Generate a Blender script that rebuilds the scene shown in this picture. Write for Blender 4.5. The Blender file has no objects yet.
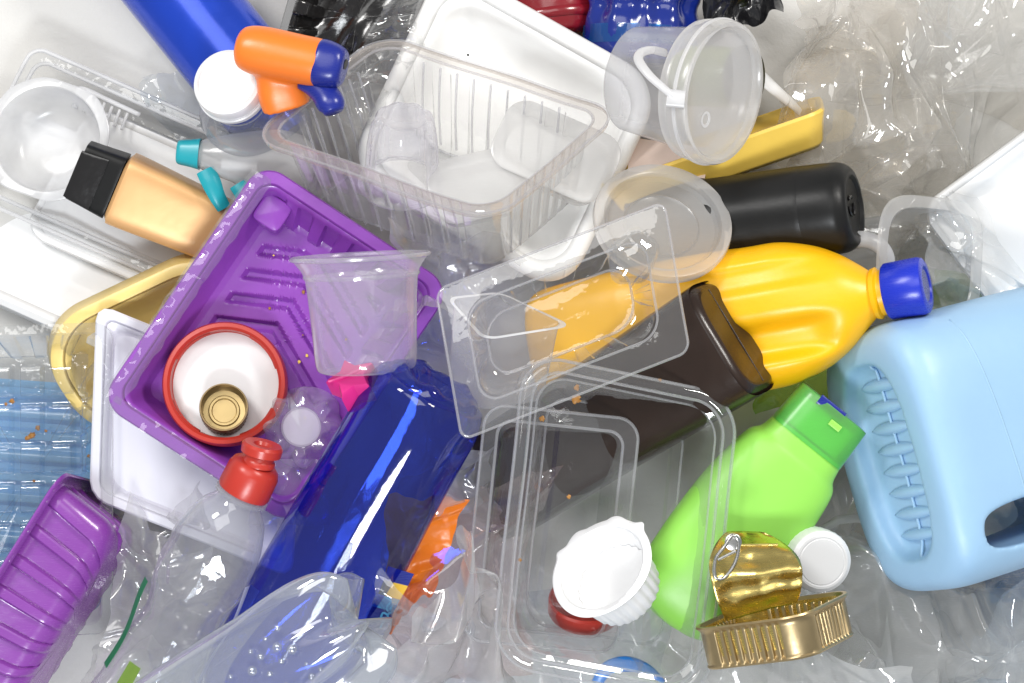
import bpy, bmesh, math, random
import numpy as np
from mathutils import Vector, Matrix, noise

random.seed(7)
SC = bpy.context.scene
COL = SC.collection
S = 0.00075            # metres per working unit (one unit is about 0.75 mm)
D = 2300.0             # camera height above the table in working units

# ------------------------------------------------------------------ camera, world, lamps, exposure
cam_d = bpy.data.cameras.new('camera')
cam = bpy.data.objects.new('camera', cam_d)
COL.objects.link(cam)
cam.location = (0, 0, D * S)
cam_d.sensor_width = 36.0
cam_d.lens = 36.0 * D / 1024.0
cam_d.clip_start = 0.05
cam_d.clip_end = 50
SC.camera = cam

W = bpy.data.worlds.new('World')
SC.world = W
W.use_nodes = True
bg = W.node_tree.nodes['Background']
bg.inputs[0].default_value = (0.93, 0.96, 1.0, 1)
bg.inputs[1].default_value = 0.38


def area(name, loc, target, sx, sy, power, col):
    d = bpy.data.lights.new(name, 'AREA')
    d.shape = 'RECTANGLE'
    d.size = sx
    d.size_y = sy
    d.energy = power
    d.color = col
    o = bpy.data.objects.new(name, d)
    COL.objects.link(o)
    o.location = loc
    o.rotation_euler = (Vector(target) - Vector(loc)).to_track_quat('-Z', 'Y').to_euler()
    return o


area('key_softbox', (-0.80, 0.80, 1.25), (0.0, 0.0, 0.05), 0.42, 0.30, 12.5, (1.0, 0.985, 0.96))
area('side_fill', (0.85, 0.75, 1.15), (0.10, 0.0, 0.05), 0.36, 0.24, 14.0, (1.0, 0.97, 0.92))  # lamp added to put highlights on the film
area('front_fill', (-0.15, -0.85, 1.35), (0.0, -0.05, 0.1), 0.40, 0.26, 15.0, (0.92, 0.96, 1.0))  # lamp added for highlights and brightness on the film at the bottom edge

area('overhead_fill', (-0.30, 0.75, 2.4), (0.0, 0.0, 0.0), 1.5, 1.1, 17.0, (1.0, 0.99, 0.97))  # unseen lamp added for soft fill and contrast in the film's reflections

SC.view_settings.view_transform = 'Standard'
SC.view_settings.look = 'None'
SC.view_settings.exposure = -0.12
SC.view_settings.gamma = 1.0
SC.render.engine = 'CYCLES'
SC.cycles.use_denoising = True
SC.cycles.max_bounces = 14
SC.cycles.diffuse_bounces = 10
SC.cycles.glossy_bounces = 4
SC.cycles.transmission_bounces = 8
SC.cycles.transparent_max_bounces = 48
SC.cycles.caustics_reflective = False
SC.cycles.caustics_refractive = False
SC.cycles.sample_clamp_indirect = 6.0


# ------------------------------------------------------------------ materials
def base_mat(name):
    m = bpy.data.materials.new(name)
    m.use_nodes = True
    nt = m.node_tree
    nt.nodes.clear()
    out = nt.nodes.new('ShaderNodeOutputMaterial')
    return m, nt, out


def N(nt, t, **kw):
    n = nt.nodes.new(t)
    for k, v in kw.items():
        setattr(n, k, v)
    return n


def math_n(nt, op, a, b=None, clamp=False):
    n = N(nt, 'ShaderNodeMath', operation=op, use_clamp=clamp)
    for i, v in enumerate((a, b)):
        if v is None:
            continue
        if isinstance(v, (int, float)):
            n.inputs[i].default_value = v
        else:
            nt.links.new(v, n.inputs[i])
    return n.outputs[0]


def noise_n(nt, scale, detail=4, rough=0.6, stretch=None):
    tc = N(nt, 'ShaderNodeTexCoord')
    src = tc.outputs['Object']
    if stretch:
        mp = N(nt, 'ShaderNodeMapping')
        mp.inputs['Scale'].default_value = stretch
        mp.inputs['Rotation'].default_value = (0.3, 0.2, 0.7)
        nt.links.new(src, mp.inputs[0])
        src = mp.outputs[0]
    n = N(nt, 'ShaderNodeTexNoise')
    n.inputs['Scale'].default_value = scale
    n.inputs['Detail'].default_value = detail
    n.inputs['Roughness'].default_value = rough
    nt.links.new(src, n.inputs['Vector'])
    return n.outputs['Fac']


def PL(name, col, rough=0.35, var=0.10, bump=0.12, bscale=45, sss=0.0, metal=0.0, dirt=0.0, coat=0.0, scratch=0.15, spec=0.5):
    """solid coloured plastic (or metal) with slight unevenness, scuffs and wear"""
    m, nt, out = base_mat(name)
    p = N(nt, 'ShaderNodeBsdfPrincipled')
    nt.links.new(p.outputs[0], out.inputs[0])
    n1 = noise_n(nt, 22, 5)
    n2 = noise_n(nt, 160, 4, 0.7, (1, 8, 3))
    mx = N(nt, 'ShaderNodeMix', data_type='RGBA')
    a = [max(0, c * (1 - var)) for c in col]
    b = [min(1, c * (1 + var)) for c in col]
    mx.inputs['A'].default_value = (*a, 1)
    mx.inputs['B'].default_value = (*b, 1)
    nt.links.new(n1, mx.inputs['Factor'])
    colout = mx.outputs['Result']
    if dirt:
        nd = noise_n(nt, 70, 6, 0.75)
        r = N(nt, 'ShaderNodeMapRange')
        r.inputs[1].default_value = 0.66
        r.inputs[2].default_value = 0.80
        r.inputs[4].default_value = dirt
        nt.links.new(nd, r.inputs[0])
        m2 = N(nt, 'ShaderNodeMix', data_type='RGBA')
        m2.inputs['B'].default_value = (0.20, 0.13, 0.07, 1)
        nt.links.new(r.outputs[0], m2.inputs['Factor'])
        nt.links.new(colout, m2.inputs['A'])
        colout = m2.outputs['Result']
    nt.links.new(colout, p.inputs['Base Color'])
    rr = math_n(nt, 'ADD', math_n(nt, 'MULTIPLY', n2, scratch), rough - scratch * 0.5, True)
    nt.links.new(rr, p.inputs['Roughness'])
    p.inputs['Metallic'].default_value = metal
    p.inputs['Specular IOR Level'].default_value = spec
    p.inputs['Coat Weight'].default_value = coat
    p.inputs['Coat Roughness'].default_value = 0.12
    if sss:
        p.inputs['Subsurface Weight'].default_value = sss
        p.inputs['Subsurface Radius'].default_value = (1, 1, 1)
        p.inputs['Subsurface Scale'].default_value = 0.006
    bm_ = N(nt, 'ShaderNodeBump')
    bm_.inputs['Strength'].default_value = bump
    bm_.inputs['Distance'].default_value = 0.004
    nb = noise_n(nt, bscale, 3, 0.5)
    nt.links.new(math_n(nt, 'ADD', nb, math_n(nt, 'MULTIPLY', n2, 0.03)), bm_.inputs['Height'])
    nt.links.new(bm_.outputs[0], p.inputs['Normal'])
    return m


def CL(name, tint=(0.97, 0.97, 0.965), haze=0.05, hcol=(0.86, 0.87, 0.88), rough=0.05, bump=0.15, bscale=40,
       edge=0.25, f0=0.07, scratch=0.06, trans=0.5):
    """thin see-through plastic: clear transmission, Fresnel gloss, a little haze and scratches"""
    m, nt, out = base_mat(name)
    bmp = N(nt, 'ShaderNodeBump')
    bmp.inputs['Strength'].default_value = bump
    bmp.inputs['Distance'].default_value = 0.004
    nb = noise_n(nt, bscale, 3, 0.5)
    nt.links.new(nb, bmp.inputs['Height'])
    lw = N(nt, 'ShaderNodeLayerWeight')
    lw.inputs['Blend'].default_value = 0.5
    nt.links.new(bmp.outputs[0], lw.inputs['Normal'])
    fac = lw.outputs['Facing']
    f5 = math_n(nt, 'POWER', fac, 4.5)
    fres = math_n(nt, 'ADD', math_n(nt, 'MULTIPLY', f5, 0.85), f0, True)
    f3 = math_n(nt, 'POWER', fac, 3.0)
    sn = noise_n(nt, 120, 6, 0.75, (1, 14, 4))
    sr = N(nt, 'ShaderNodeMapRange')
    sr.inputs[1].default_value = 0.5
    sr.inputs[2].default_value = 0.8
    sr.inputs[4].default_value = scratch
    nt.links.new(sn, sr.inputs[0])
    hz = math_n(nt, 'ADD', math_n(nt, 'ADD', math_n(nt, 'MULTIPLY', f3, edge), haze), sr.outputs[0], True)
    tr = N(nt, 'ShaderNodeBsdfTransparent')
    tm = N(nt, 'ShaderNodeMix', data_type='RGBA')
    tm.inputs['A'].default_value = (*tint, 1)
    tm.inputs['B'].default_value = (*[c ** 2.2 for c in tint], 1)
    nt.links.new(f3, tm.inputs['Factor'])
    nt.links.new(tm.outputs['Result'], tr.inputs[0])
    df = N(nt, 'ShaderNodeBsdfDiffuse')
    df.inputs[0].default_value = (*hcol, 1)
    tl = N(nt, 'ShaderNodeBsdfTranslucent')
    tl.inputs[0].default_value = (*hcol, 1)
    mh = N(nt, 'ShaderNodeMixShader')
    mh.inputs[0].default_value = trans
    nt.links.new(df.outputs[0], mh.inputs[1])
    nt.links.new(tl.outputs[0], mh.inputs[2])
    mt = N(nt, 'ShaderNodeMixShader')
    nt.links.new(hz, mt.inputs[0])
    nt.links.new(tr.outputs[0], mt.inputs[1])
    nt.links.new(mh.outputs[0], mt.inputs[2])
    gl = N(nt, 'ShaderNodeBsdfGlossy')
    gl.inputs['Roughness'].default_value = rough
    nt.links.new(bmp.outputs[0], gl.inputs['Normal'])
    mg = N(nt, 'ShaderNodeMixShader')
    nt.links.new(fres, mg.inputs[0])
    nt.links.new(mt.outputs[0], mg.inputs[1])
    nt.links.new(gl.outputs[0], mg.inputs[2])
    nt.links.new(mg.outputs[0], out.inputs[0])
    return m


M_ = {}
M_['white'] = PL('white_polystyrene', (0.80, 0.80, 0.80), 0.35, 0.04, 0.18, 26, dirt=0.05)
M_['white_foam'] = PL('white_tray_plastic', (0.82, 0.815, 0.80), 0.42, 0.05, 0.22, 26, dirt=0.16)
M_['white_lav'] = PL('lavender_white_plastic', (0.74, 0.74, 0.80), 0.38, 0.03, 0.10)
M_['cap_white'] = PL('white_cap_plastic', (0.80, 0.80, 0.80), 0.30, 0.02, 0.05)
M_['purple'] = PL('purple_tray_plastic', (0.26, 0.060, 0.42), 0.30, 0.10, 0.12, dirt=0.10, coat=0.2)
M_['purple_dark'] = PL('deep_purple_tray_plastic', (0.22, 0.050, 0.32), 0.26, 0.10, 0.12, coat=0.3)
M_['red'] = PL('red_cap_plastic', (0.46, 0.034, 0.022), 0.32, 0.10, 0.08)
M_['red_dark'] = PL('dark_red_plastic', (0.22, 0.008, 0.015), 0.22, 0.12, 0.2, coat=0.4)
M_['orange'] = PL('orange_plastic', (0.83, 0.19, 0.022), 0.33, 0.06, 0.06)
M_['blue_cap'] = PL('blue_cap_plastic', (0.012, 0.030, 0.46), 0.28, 0.10, 0.05)
M_['navy'] = PL('navy_plastic', (0.012, 0.022, 0.22), 0.28, 0.10, 0.05)
M_['yellow'] = PL('yellow_bottle_plastic', (0.87, 0.46, 0.004), 0.36, 0.05, 0.14, 28, sss=0.15, dirt=0.06)
M_['yellow_tray'] = PL('yellow_tray_plastic', (0.84, 0.57, 0.10), 0.38, 0.08, 0.15, dirt=0.25)
M_['yellow_pale'] = PL('pale_yellow_tray_plastic', (0.86, 0.64, 0.22), 0.38, 0.08, 0.15, dirt=0.2, sss=0.1)
M_['black'] = PL('black_plastic', (0.012, 0.012, 0.012), 0.36, 0.2, 0.08, spec=0.20)
M_['black_gloss'] = PL('glossy_black_plastic', (0.012, 0.011, 0.011), 0.16, 0.2, 0.3, coat=0.4)
M_['brown'] = PL('dark_brown_plastic', (0.026, 0.016, 0.012), 0.24, 0.2, 0.12, coat=0.05, spec=0.32)
M_['tan'] = PL('pearly_tan_plastic', (0.70, 0.40, 0.17), 0.34, 0.05, 0.05, metal=0.25, coat=0.15)
M_['teal'] = PL('teal_plastic', (0.015, 0.34, 0.40), 0.32, 0.1, 0.05)
M_['lime'] = PL('lime_bottle_plastic', (0.29, 0.66, 0.095), 0.38, 0.04, 0.05, sss=0.3)
M_['lime_cap'] = CL('translucent_green_cap', (0.45, 0.92, 0.35), 0.66, (0.24, 0.72, 0.18), 0.28, 0.1, 40, 0.2, 0.05, 0.05)
M_['sky'] = PL('light_blue_jug_plastic', (0.31, 0.495, 0.69), 0.42, 0.05, 0.20, 24, sss=0.2, scratch=0.25, dirt=0.05)
M_['sky_tray'] = PL('bright_blue_tray_plastic', (0.22, 0.52, 0.88), 0.28, 0.10, 0.15, coat=0.3)
M_['blue_metal'] = PL('shiny_blue_plastic', (0.010, 0.055, 0.50), 0.24, 0.12, 0.10, metal=0.35, coat=0.4)
M_['blue_deep'] = PL('deep_blue_plastic', (0.008, 0.022, 0.20), 0.14, 0.2, 0.30, coat=0.4)
M_['gold'] = PL('gold_lacquered_tin', (0.52, 0.40, 0.22), 0.38, 0.2, 0.15, metal=1.0, dirt=0.25)
M_['gold_lid'] = PL('bright_gold_lacquered_lid', (0.74, 0.58, 0.20), 0.28, 0.18, 0.55, 30, metal=1.0)
M_['bronze'] = PL('bronze_cap_metal', (0.20, 0.14, 0.07), 0.35, 0.2, 0.1, metal=0.8)
M_['brass'] = PL('gold_cap_liner', (0.52, 0.38, 0.17), 0.35, 0.1, 0.1, metal=0.6)
M_['steel'] = PL('steel_ring', (0.60, 0.59, 0.56), 0.25, 0.1, 0.1, metal=1.0)
M_['magenta'] = PL('magenta_plastic', (0.66, 0.025, 0.22), 0.38, 0.12, 0.2)
M_['cream'] = PL('cream_paper_label', (0.74, 0.60, 0.53), 0.7, 0.04, 0.05)
M_['olive'] = PL('dark_olive_lid', (0.035, 0.032, 0.012), 0.3, 0.2, 0.1)
M_['olive_green'] = PL('olive_green_glass', (0.16, 0.20, 0.02), 0.2, 0.25, 0.3, 60)
M_['green'] = PL('green_print', (0.01, 0.17, 0.06), 0.4, 0.1, 0.1)
M_['orange_bag'] = PL('orange_printed_film', (0.85, 0.20, 0.01), 0.3, 0.1, 0.4)
M_['stain'] = PL('dried_sauce', (0.32, 0.14, 0.02), 0.4, 0.4, 0.4)
M_['bright_blue'] = PL('bright_blue_cap_plastic', (0.015, 0.17, 0.55), 0.3, 0.1, 0.1)
M_['yellow_print'] = PL('yellow_print', (0.80, 0.48, 0.03), 0.4)
M_['cyan_print'] = PL('cyan_print', (0.06, 0.33, 0.62), 0.4)

M_['clear'] = CL('clear_tray_plastic', (0.985, 0.985, 0.98), 0.07, (0.93, 0.93, 0.93), bump=0.16, edge=0.6, f0=0.10)
M_['clear_grey'] = CL('clear_grey_tray_plastic', (0.965, 0.97, 0.965), 0.045, (0.86, 0.87, 0.88), bump=0.18, edge=0.6, f0=0.10)
M_['clear_rim'] = CL('clear_tray_rim_plastic', (0.965, 0.97, 0.97), 0.10, (0.90, 0.91, 0.92), bump=0.25, edge=0.75, f0=0.10)
M_['clear_pink'] = CL('dirty_clear_rim_plastic', (0.95, 0.93, 0.91), 0.26, (0.74, 0.67, 0.62), bump=0.25, edge=0.6, f0=0.10)
M_['clear_box'] = CL('clear_ribbed_box_plastic', (0.96, 0.965, 0.965), 0.04, bump=0.2, bscale=60, edge=0.5, f0=0.15)
M_['film'] = CL('clear_film', (0.985, 0.985, 0.98), 0.15, (0.95, 0.95, 0.945), 0.06, 0.10, 30, 0.30, 0.12, 0.06)
M_['film_warm'] = CL('warm_clear_film', (0.98, 0.965, 0.94), 0.24, (0.96, 0.94, 0.90), 0.06, 0.10, 30, 0.30, 0.11, 0.06)
M_['film_blue'] = CL('bluish_clear_film', (0.95, 0.97, 0.99), 0.17, (0.85, 0.90, 0.96), 0.06, 0.10, 30, 0.30, 0.12, 0.06)
M_['film_white'] = CL('pale_clear_film', (0.985, 0.985, 0.98), 0.30, (0.975, 0.975, 0.97), 0.055, 0.10, 30, 0.30, 0.13, 0.06)
M_['film_red'] = CL('reddish_printed_film', (0.97, 0.88, 0.86), 0.10, (0.85, 0.60, 0.56), 0.045, 0.12, 45, 0.2, 0.11)
M_['film_dark'] = PL('black_film', (0.012, 0.012, 0.014), 0.16, 0.2, 0.5, 60, coat=0.5)
M_['milky'] = CL('milky_polypropylene', (0.95, 0.95, 0.95), 0.48, (0.92, 0.91, 0.90), 0.22, 0.1, 40, 0.3, 0.05, 0.04)
M_['milky_soft'] = CL('soft_milky_polypropylene', (0.96, 0.96, 0.97), 0.24, (0.88, 0.88, 0.90), 0.18, 0.1, 40, 0.35, 0.055, 0.04)
M_['milky_white'] = CL('white_translucent_plastic', (0.96, 0.96, 0.96), 0.70, (0.93, 0.93, 0.94), 0.25, 0.1, 40, 0.2, 0.05, 0.03)
M_['cup'] = CL('clear_cup_plastic', (0.97, 0.97, 0.98), 0.24, (0.90, 0.88, 0.93), 0.10, 0.10, 30, 0.45, 0.06, 0.05)
M_['pet'] = CL('clear_bottle_plastic', (0.91, 0.915, 0.92), 0.14, (0.88, 0.89, 0.91), 0.05, 0.16, 30, 0.7, 0.08, 0.05)
M_['pet_blue'] = CL('bluish_bottle_plastic', (0.93, 0.955, 0.985), 0.22, (0.89, 0.93, 0.975), 0.08, 0.10, 20, 0.8, 0.24, 0.06)
M_['blue_pet'] = CL('blue_bottle_plastic', (0.19, 0.31, 0.87), 0.10, (0.012, 0.04, 0.58), 0.05, 0.10, 22, 0.35, 0.08, 0.05)
M_['dark_tray'] = CL('smoky_tray_plastic', (0.30, 0.30, 0.31), 0.25, (0.05, 0.05, 0.055), 0.08, 0.2, 40, 0.2, 0.09, 0.05)
M_['lime_film'] = CL('lime_film', (0.60, 0.80, 0.20), 0.35, (0.30, 0.62, 0.04), 0.15, 0.3, 60, 0.2, 0.07)
M_['blue_film'] = CL('blue_film', (0.10, 0.40, 0.80), 0.4, (0.03, 0.22, 0.62), 0.1, 0.3, 60, 0.2, 0.07)
M_['drop'] = CL('water_drop', (0.90, 0.93, 0.97), 0.10, (0.9, 0.93, 0.97), 0.03, 0.0, 40, 0.7, 0.22, 0.0)


# ------------------------------------------------------------------ geometry helpers (all in working units)
def P(x, y, z=0.0):
    k = (D - z) / D
    return Vector(((x - 512) * k, (341.5 - y) * k, z))


def AF(A, B, up=(0, 0, 1), roll=0.0):
    """frame with local z along A->B, local x as near 'up' as possible"""
    z = (B - A).normalized()
    u = Vector(up)
    x = (u - z * u.dot(z)).normalized()
    y = z.cross(x)
    if roll:
        R = Matrix.Rotation(roll, 3, z)
        x, y = R @ x, R @ y
    return Matrix(((x[0], y[0], z[0], A[0]), (x[1], y[1], z[1], A[1]), (x[2], y[2], z[2], A[2]), (0, 0, 0, 1)))


def DF(c, n, spin=0.0):
    """frame at c with local z along n; local x towards the right of the picture"""
    z = Vector(n).normalized()
    x = Vector((1, 0, 0))
    x = (x - z * x.dot(z)).normalized()
    y = z.cross(x)
    if spin:
        R = Matrix.Rotation(spin, 3, z)
        x, y = R @ x, R @ y
    return Matrix(((x[0], y[0], z[0], c[0]), (x[1], y[1], z[1], c[1]), (x[2], y[2], z[2], c[2]), (0, 0, 0, 1)))


def QF(c0, c1, c3, flip=False):
    """frame on the rectangle c0, c1 (along x), c3 (along y); returns frame, half x, half y"""
    a, b = c1 - c0, c3 - c0
    ex, ey = a.normalized(), b.normalized()
    ez = ex.cross(ey).normalized()
    if (ez.z < 0) != flip:
        ez = -ez
    o = c0 + a / 2 + b / 2
    return (Matrix(((ex[0], ey[0], ez[0], o[0]), (ex[1], ey[1], ez[1], o[1]), (ex[2], ey[2], ez[2], o[2]), (0, 0, 0, 1))),
            a.length / 2, b.length / 2)


class Thing:
    def __init__(self, name, label, cat, M, group=None):
        self.M = M
        self.o = M.translation.copy()
        self.root = bpy.data.objects.new(name, None)
        self.root.empty_display_size = 0.02
        COL.objects.link(self.root)
        self.root.location = self.o * S
        self.root['label'] = label
        self.root['category'] = cat
        if group:
            self.root['group'] = group

    def part(self, name, vf, mat, parent=None, M=None, **kw):
        ob = mesh(name, vf, mat, M or self.M, self.o, **kw)
        ob.parent = parent or self.root
        return ob


def mesh(name, vf, mat, M, origin, sharp=38, solid=0.0, smooth=True, subd=0, bevel=0.0):
    v, f = vf
    v = np.asarray(v, dtype=float)
    A = np.array(M)
    w = (v @ A[:3, :3].T + A[:3, 3] - np.array(origin)) * S
    me = bpy.data.meshes.new(name)
    me.from_pydata(w.tolist(), [], [list(q) for q in f])
    me.update()
    if smooth:
        me.polygons.foreach_set('use_smooth', [True] * len(me.polygons))
        if sharp:
            me.set_sharp_from_angle(angle=math.radians(sharp))
    me.materials.append(M_[mat] if isinstance(mat, str) else mat)
    ob = bpy.data.objects.new(name, me)
    COL.objects.link(ob)
    if bevel:
        md = ob.modifiers.new('bevel', 'BEVEL')
        md.width = bevel * S
        md.segments = 3
        md.limit_method = 'ANGLE'
    if solid:
        md = ob.modifiers.new('solid', 'SOLIDIFY')
        md.thickness = solid * S
        md.offset = 0
    if subd:
        md = ob.modifiers.new('sub', 'SUBSURF')
        md.levels = md.render_levels = subd
    return ob


def single(name, label, cat, vf, mat, M, group=None, kind=None, **kw):
    o = M.translation.copy()
    ob = mesh(name, vf, mat, M, o, **kw)
    ob.location = o * S
    ob['label'] = label
    if kind:
        ob['kind'] = kind
    ob['category'] = cat
    if group:
        ob['group'] = group
    return ob


def loft(rings, cap0=False, cap1=False, closed=True):
    n = len(rings[0])
    v = np.concatenate([np.asarray(r, float) for r in rings])
    f = []
    for i in range(len(rings) - 1):
        a, b = i * n, (i + 1) * n
        for j in range(n if closed else n - 1):
            k = (j + 1) % n
            f.append((a + j, a + k, b + k, b + j))
    if cap0:
        c = len(v)
        v = np.vstack([v, np.mean(rings[0], axis=0)])
        f += [((j + 1) % n, j, c) for j in range(n)]
    if cap1:
        c = len(v)
        v = np.vstack([v, np.mean(rings[-1], axis=0)])
        a = (len(rings) - 1) * n
        f += [(a + j, a + (j + 1) % n, c) for j in range(n)]
    return v, f


def join(*vfs):
    V, F, k = [], [], 0
    for v, f in vfs:
        v = np.asarray(v, float)
        V.append(v)
        F += [tuple(i + k for i in q) for q in f]
        k += len(v)
    return np.vstack(V), F


def xf(vf, M):
    v, f = vf
    A = np.array(M)
    return np.asarray(v) @ A[:3, :3].T + A[:3, 3], f


def dense(keys, n):
    """Catmull-Rom through key rows, n samples per span"""
    K = np.asarray(keys, float)
    K = np.vstack([2 * K[0] - K[1], K, 2 * K[-1] - K[-2]])
    out = []
    for i in range(1, len(K) - 2):
        p0, p1, p2, p3 = K[i - 1:i + 3]
        for t in np.linspace(0, 1, n, endpoint=False):
            out.append(0.5 * (2 * p1 + (p2 - p0) * t + (2 * p0 - 5 * p1 + 4 * p2 - p3) * t * t
                              + (3 * p1 - p0 - 3 * p2 + p3) * t ** 3))
    out.append(K[-2])
    return np.array(out)


def lathe(prof, n=64, mod=None, cap0=False, cap1=False):
    th = np.linspace(0, 2 * math.pi, n, endpoint=False)
    rings = []
    for i, (r, z) in enumerate(prof):
        rr = np.full(n, float(r))
        zz = np.full(n, float(z))
        if mod:
            rr, zz = mod(th, rr, zz, i)
        rings.append(np.c_[rr * np.cos(th), rr * np.sin(th), zz])
    return loft(rings, cap0, cap1)


def sup(n, e):
    th = np.linspace(0, 2 * math.pi, n, endpoint=False)
    c, s = np.cos(th), np.sin(th)
    return np.sign(c) * np.abs(c) ** (2 / e), np.sign(s) * np.abs(s) ** (2 / e)


def body(keys, n=72, span=5, cap0=True, cap1=True, disp=None):
    """loft of superellipse sections; keys are rows (z, half x, half y, exponent, centre x, centre y)"""
    K = []
    for k in keys:
        k = list(k) + [2.0, 0, 0][len(k) - 3:] if len(k) < 6 else list(k)
        K.append(k)
    rings = []
    for z, hx, hy, e, cx, cy in dense(K, span):
        x, y = sup(n, max(e, 1.2))
        r = np.c_[x * max(hx, .1) + cx, y * max(hy, .1) + cy, np.full(n, z)]
        rings.append(r)
    if disp:
        rings = [disp(r) for r in rings]
    return loft(rings, cap0, cap1)


def tube(pts, r, n=10, span=6, closed=False, flat=1.0):
    K = np.array([list(p) for p in pts], float)
    rr = np.full(len(K), float(r)) if np.isscalar(r) else np.array(r, float)
    Q = dense(np.c_[K, rr], span) if not closed else dense(np.c_[np.vstack([K, K[:1]]), np.r_[rr, rr[:1]]], span)[:-1]
    rings = []
    m = len(Q)
    up = Vector((0.1, 0.2, 1))
    for i in range(m):
        a = Q[(i - 1) % m if closed else max(i - 1, 0)][:3]
        b = Q[(i + 1) % m if closed else min(i + 1, m - 1)][:3]
        t = Vector(b - a).normalized()
        x = (up - t * up.dot(t)).normalized()
        y = t.cross(x)
        th = np.linspace(0, 2 * math.pi, n, endpoint=False)
        rad = Q[i][3]
        rings.append(Q[i][:3] + np.outer(np.cos(th) * rad * flat, x) + np.outer(np.sin(th) * rad, y))
    if closed:
        return loft(rings + [rings[0]])
    return loft(rings, True, True)


def rr_ring(hx, hy, r, nx, ny, nc):
    """rounded rectangle: points, outward normals, side index, parameter along the straight side"""
    r = min(r, hx * .98, hy * .98)
    pts, nor, side, par = [], [], [], []

    def edge(p, q, nn, sid, cnt):
        for t in np.linspace(0, 1, cnt, endpoint=False):
            pts.append((p[0] + (q[0] - p[0]) * t, p[1] + (q[1] - p[1]) * t))
            nor.append(nn)
            side.append(sid)
            par.append(t)

    def corner(cx, cy, a0):
        for t in np.linspace(0, 1, nc, endpoint=False):
            a = a0 + t * math.pi / 2
            pts.append((cx + r * math.cos(a), cy + r * math.sin(a)))
            nor.append((math.cos(a), math.sin(a)))
            side.append(-1)
            par.append(t)
    edge((hx, -hy + r), (hx, hy - r), (1, 0), 0, ny)
    corner(hx - r, hy - r, 0)
    edge((hx - r, hy), (-hx + r, hy), (0, 1), 1, nx)
    corner(-hx + r, hy - r, math.pi / 2)
    edge((-hx, hy - r), (-hx, -hy + r), (-1, 0), 2, ny)
    corner(-hx + r, -hy + r, math.pi)
    edge((-hx + r, -hy), (hx - r, -hy), (0, -1), 3, nx)
    corner(hx - r, -hy + r, 3 * math.pi / 2)
    return np.array(pts), np.array(nor), np.array(side), np.array(par)


def tray(hx, hy, prof, nx=40, ny=40, nc=10, ribs=(0, 0), ramp=0.0, duty=0.0, sharpness=3.0, split=2, floor=None,
         floor_rings=10, warp=0.0, seed=0, rib_sides=(0, 1, 2, 3)):
    """prof rows: (inset, height, corner radius, rib weight); returns (rim, well)"""
    rings = []
    rng = random.Random(seed)
    off = Vector((rng.uniform(0, 50), rng.uniform(0, 50), 0))
    for ins, w, r, rw in prof:
        p, nn, sd, pr = rr_ring(hx - ins, hy - ins, r, nx, ny, nc)
        d = np.zeros(len(p))
        if rw and ramp:
            for s in range(4):
                k = ribs[1] if s in (0, 2) else ribs[0]
                if not k or s not in rib_sides:
                    continue
                m = sd == s
                q = np.clip(0.5 + sharpness * (np.sin(2 * math.pi * (k * pr[m] - 0.25)) - duty), 0, 1)
                d[m] = q * q * (3 - 2 * q) * ramp * rw
        p = p - nn * d[:, None]
        rings.append(np.c_[p, np.full(len(p), float(w))])
    last = rings[-1]
    fl = []
    for k in np.linspace(1, 0.02, floor_rings + 1)[1:]:
        r = last * [k, k, 1]
        fl.append(r)
    allr = rings + fl
    if floor:
        for i in range(len(rings) - 1, len(allr)):
            allr[i] = allr[i].copy()
            allr[i][:, 2] += floor(allr[i][:, 0], allr[i][:, 1]) * (0.0 if i == len(rings) - 1 else 1.0)
    if warp:
        for i, r in enumerate(allr):
            r = r.copy()
            for j in range(len(r)):
                r[j, 2] += warp * noise.noise(Vector((r[j, 0] / 90, r[j, 1] / 90, 0)) + off)
            allr[i] = r
    rim = loft(allr[:split + 1])
    well = loft(allr[split:], False, True)
    return rim, well


def tray_bead(hx, hy, ins, w, r, rad=1.4, warp=0.0, seed=0, n=6):
    """rounded bead that runs along a tray's rim, following the same warp"""
    rng = random.Random(seed)
    off = Vector((rng.uniform(0, 50), rng.uniform(0, 50), 0))
    p, nn, _, _ = rr_ring(hx - ins, hy - ins, r, 40, 40, 12)
    z = np.array([w + (warp * noise.noise(Vector((q[0] / 90, q[1] / 90, 0)) + off) if warp else 0) for q in p])
    rings = []
    for a in np.linspace(0, 2 * math.pi, n, endpoint=False):
        rings.append(np.c_[p + nn * (math.cos(a) * rad), z + math.sin(a) * rad])
    return loft(rings + [rings[0]])


def flat_outline(pts, th, n_round=3):
    """plate from a 2-D outline (local x,y) with thickness th"""
    p = np.array(pts, float)
    a = np.c_[p, np.zeros(len(p))]
    b = np.c_[p, np.full(len(p), th)]
    v = np.vstack([a, b])
    n = len(p)
    f = [tuple(range(n - 1, -1, -1)), tuple(range(n, 2 * n))]
    f += [(i, (i + 1) % n, n + (i + 1) % n, n + i) for i in range(n)]
    return v, f


def remeshed(ob, vox, smooth=6, fac=0.5, cut=None):
    """fuse the mesh of ob into one skin (optionally cutting 'cut' out of it), rounded over"""
    if cut:
        b = ob.modifiers.new('cut', 'BOOLEAN')
        b.operation = 'DIFFERENCE'
        b.object = cut
        b.solver = 'EXACT'
    r = ob.modifiers.new('fuse', 'REMESH')
    r.mode = 'VOXEL'
    r.voxel_size = vox * S
    s = ob.modifiers.new('soft', 'SMOOTH')
    s.iterations = smooth
    s.factor = fac
    bpy.context.view_layer.update()
    dg = bpy.context.evaluated_depsgraph_get()
    me = bpy.data.meshes.new_from_object(ob.evaluated_get(dg))
    me.polygons.foreach_set('use_smooth', [True] * len(me.polygons))
    ob.modifiers.clear()
    ob.data = me
    if cut:
        bpy.data.objects.remove(cut, do_unlink=True)


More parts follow.
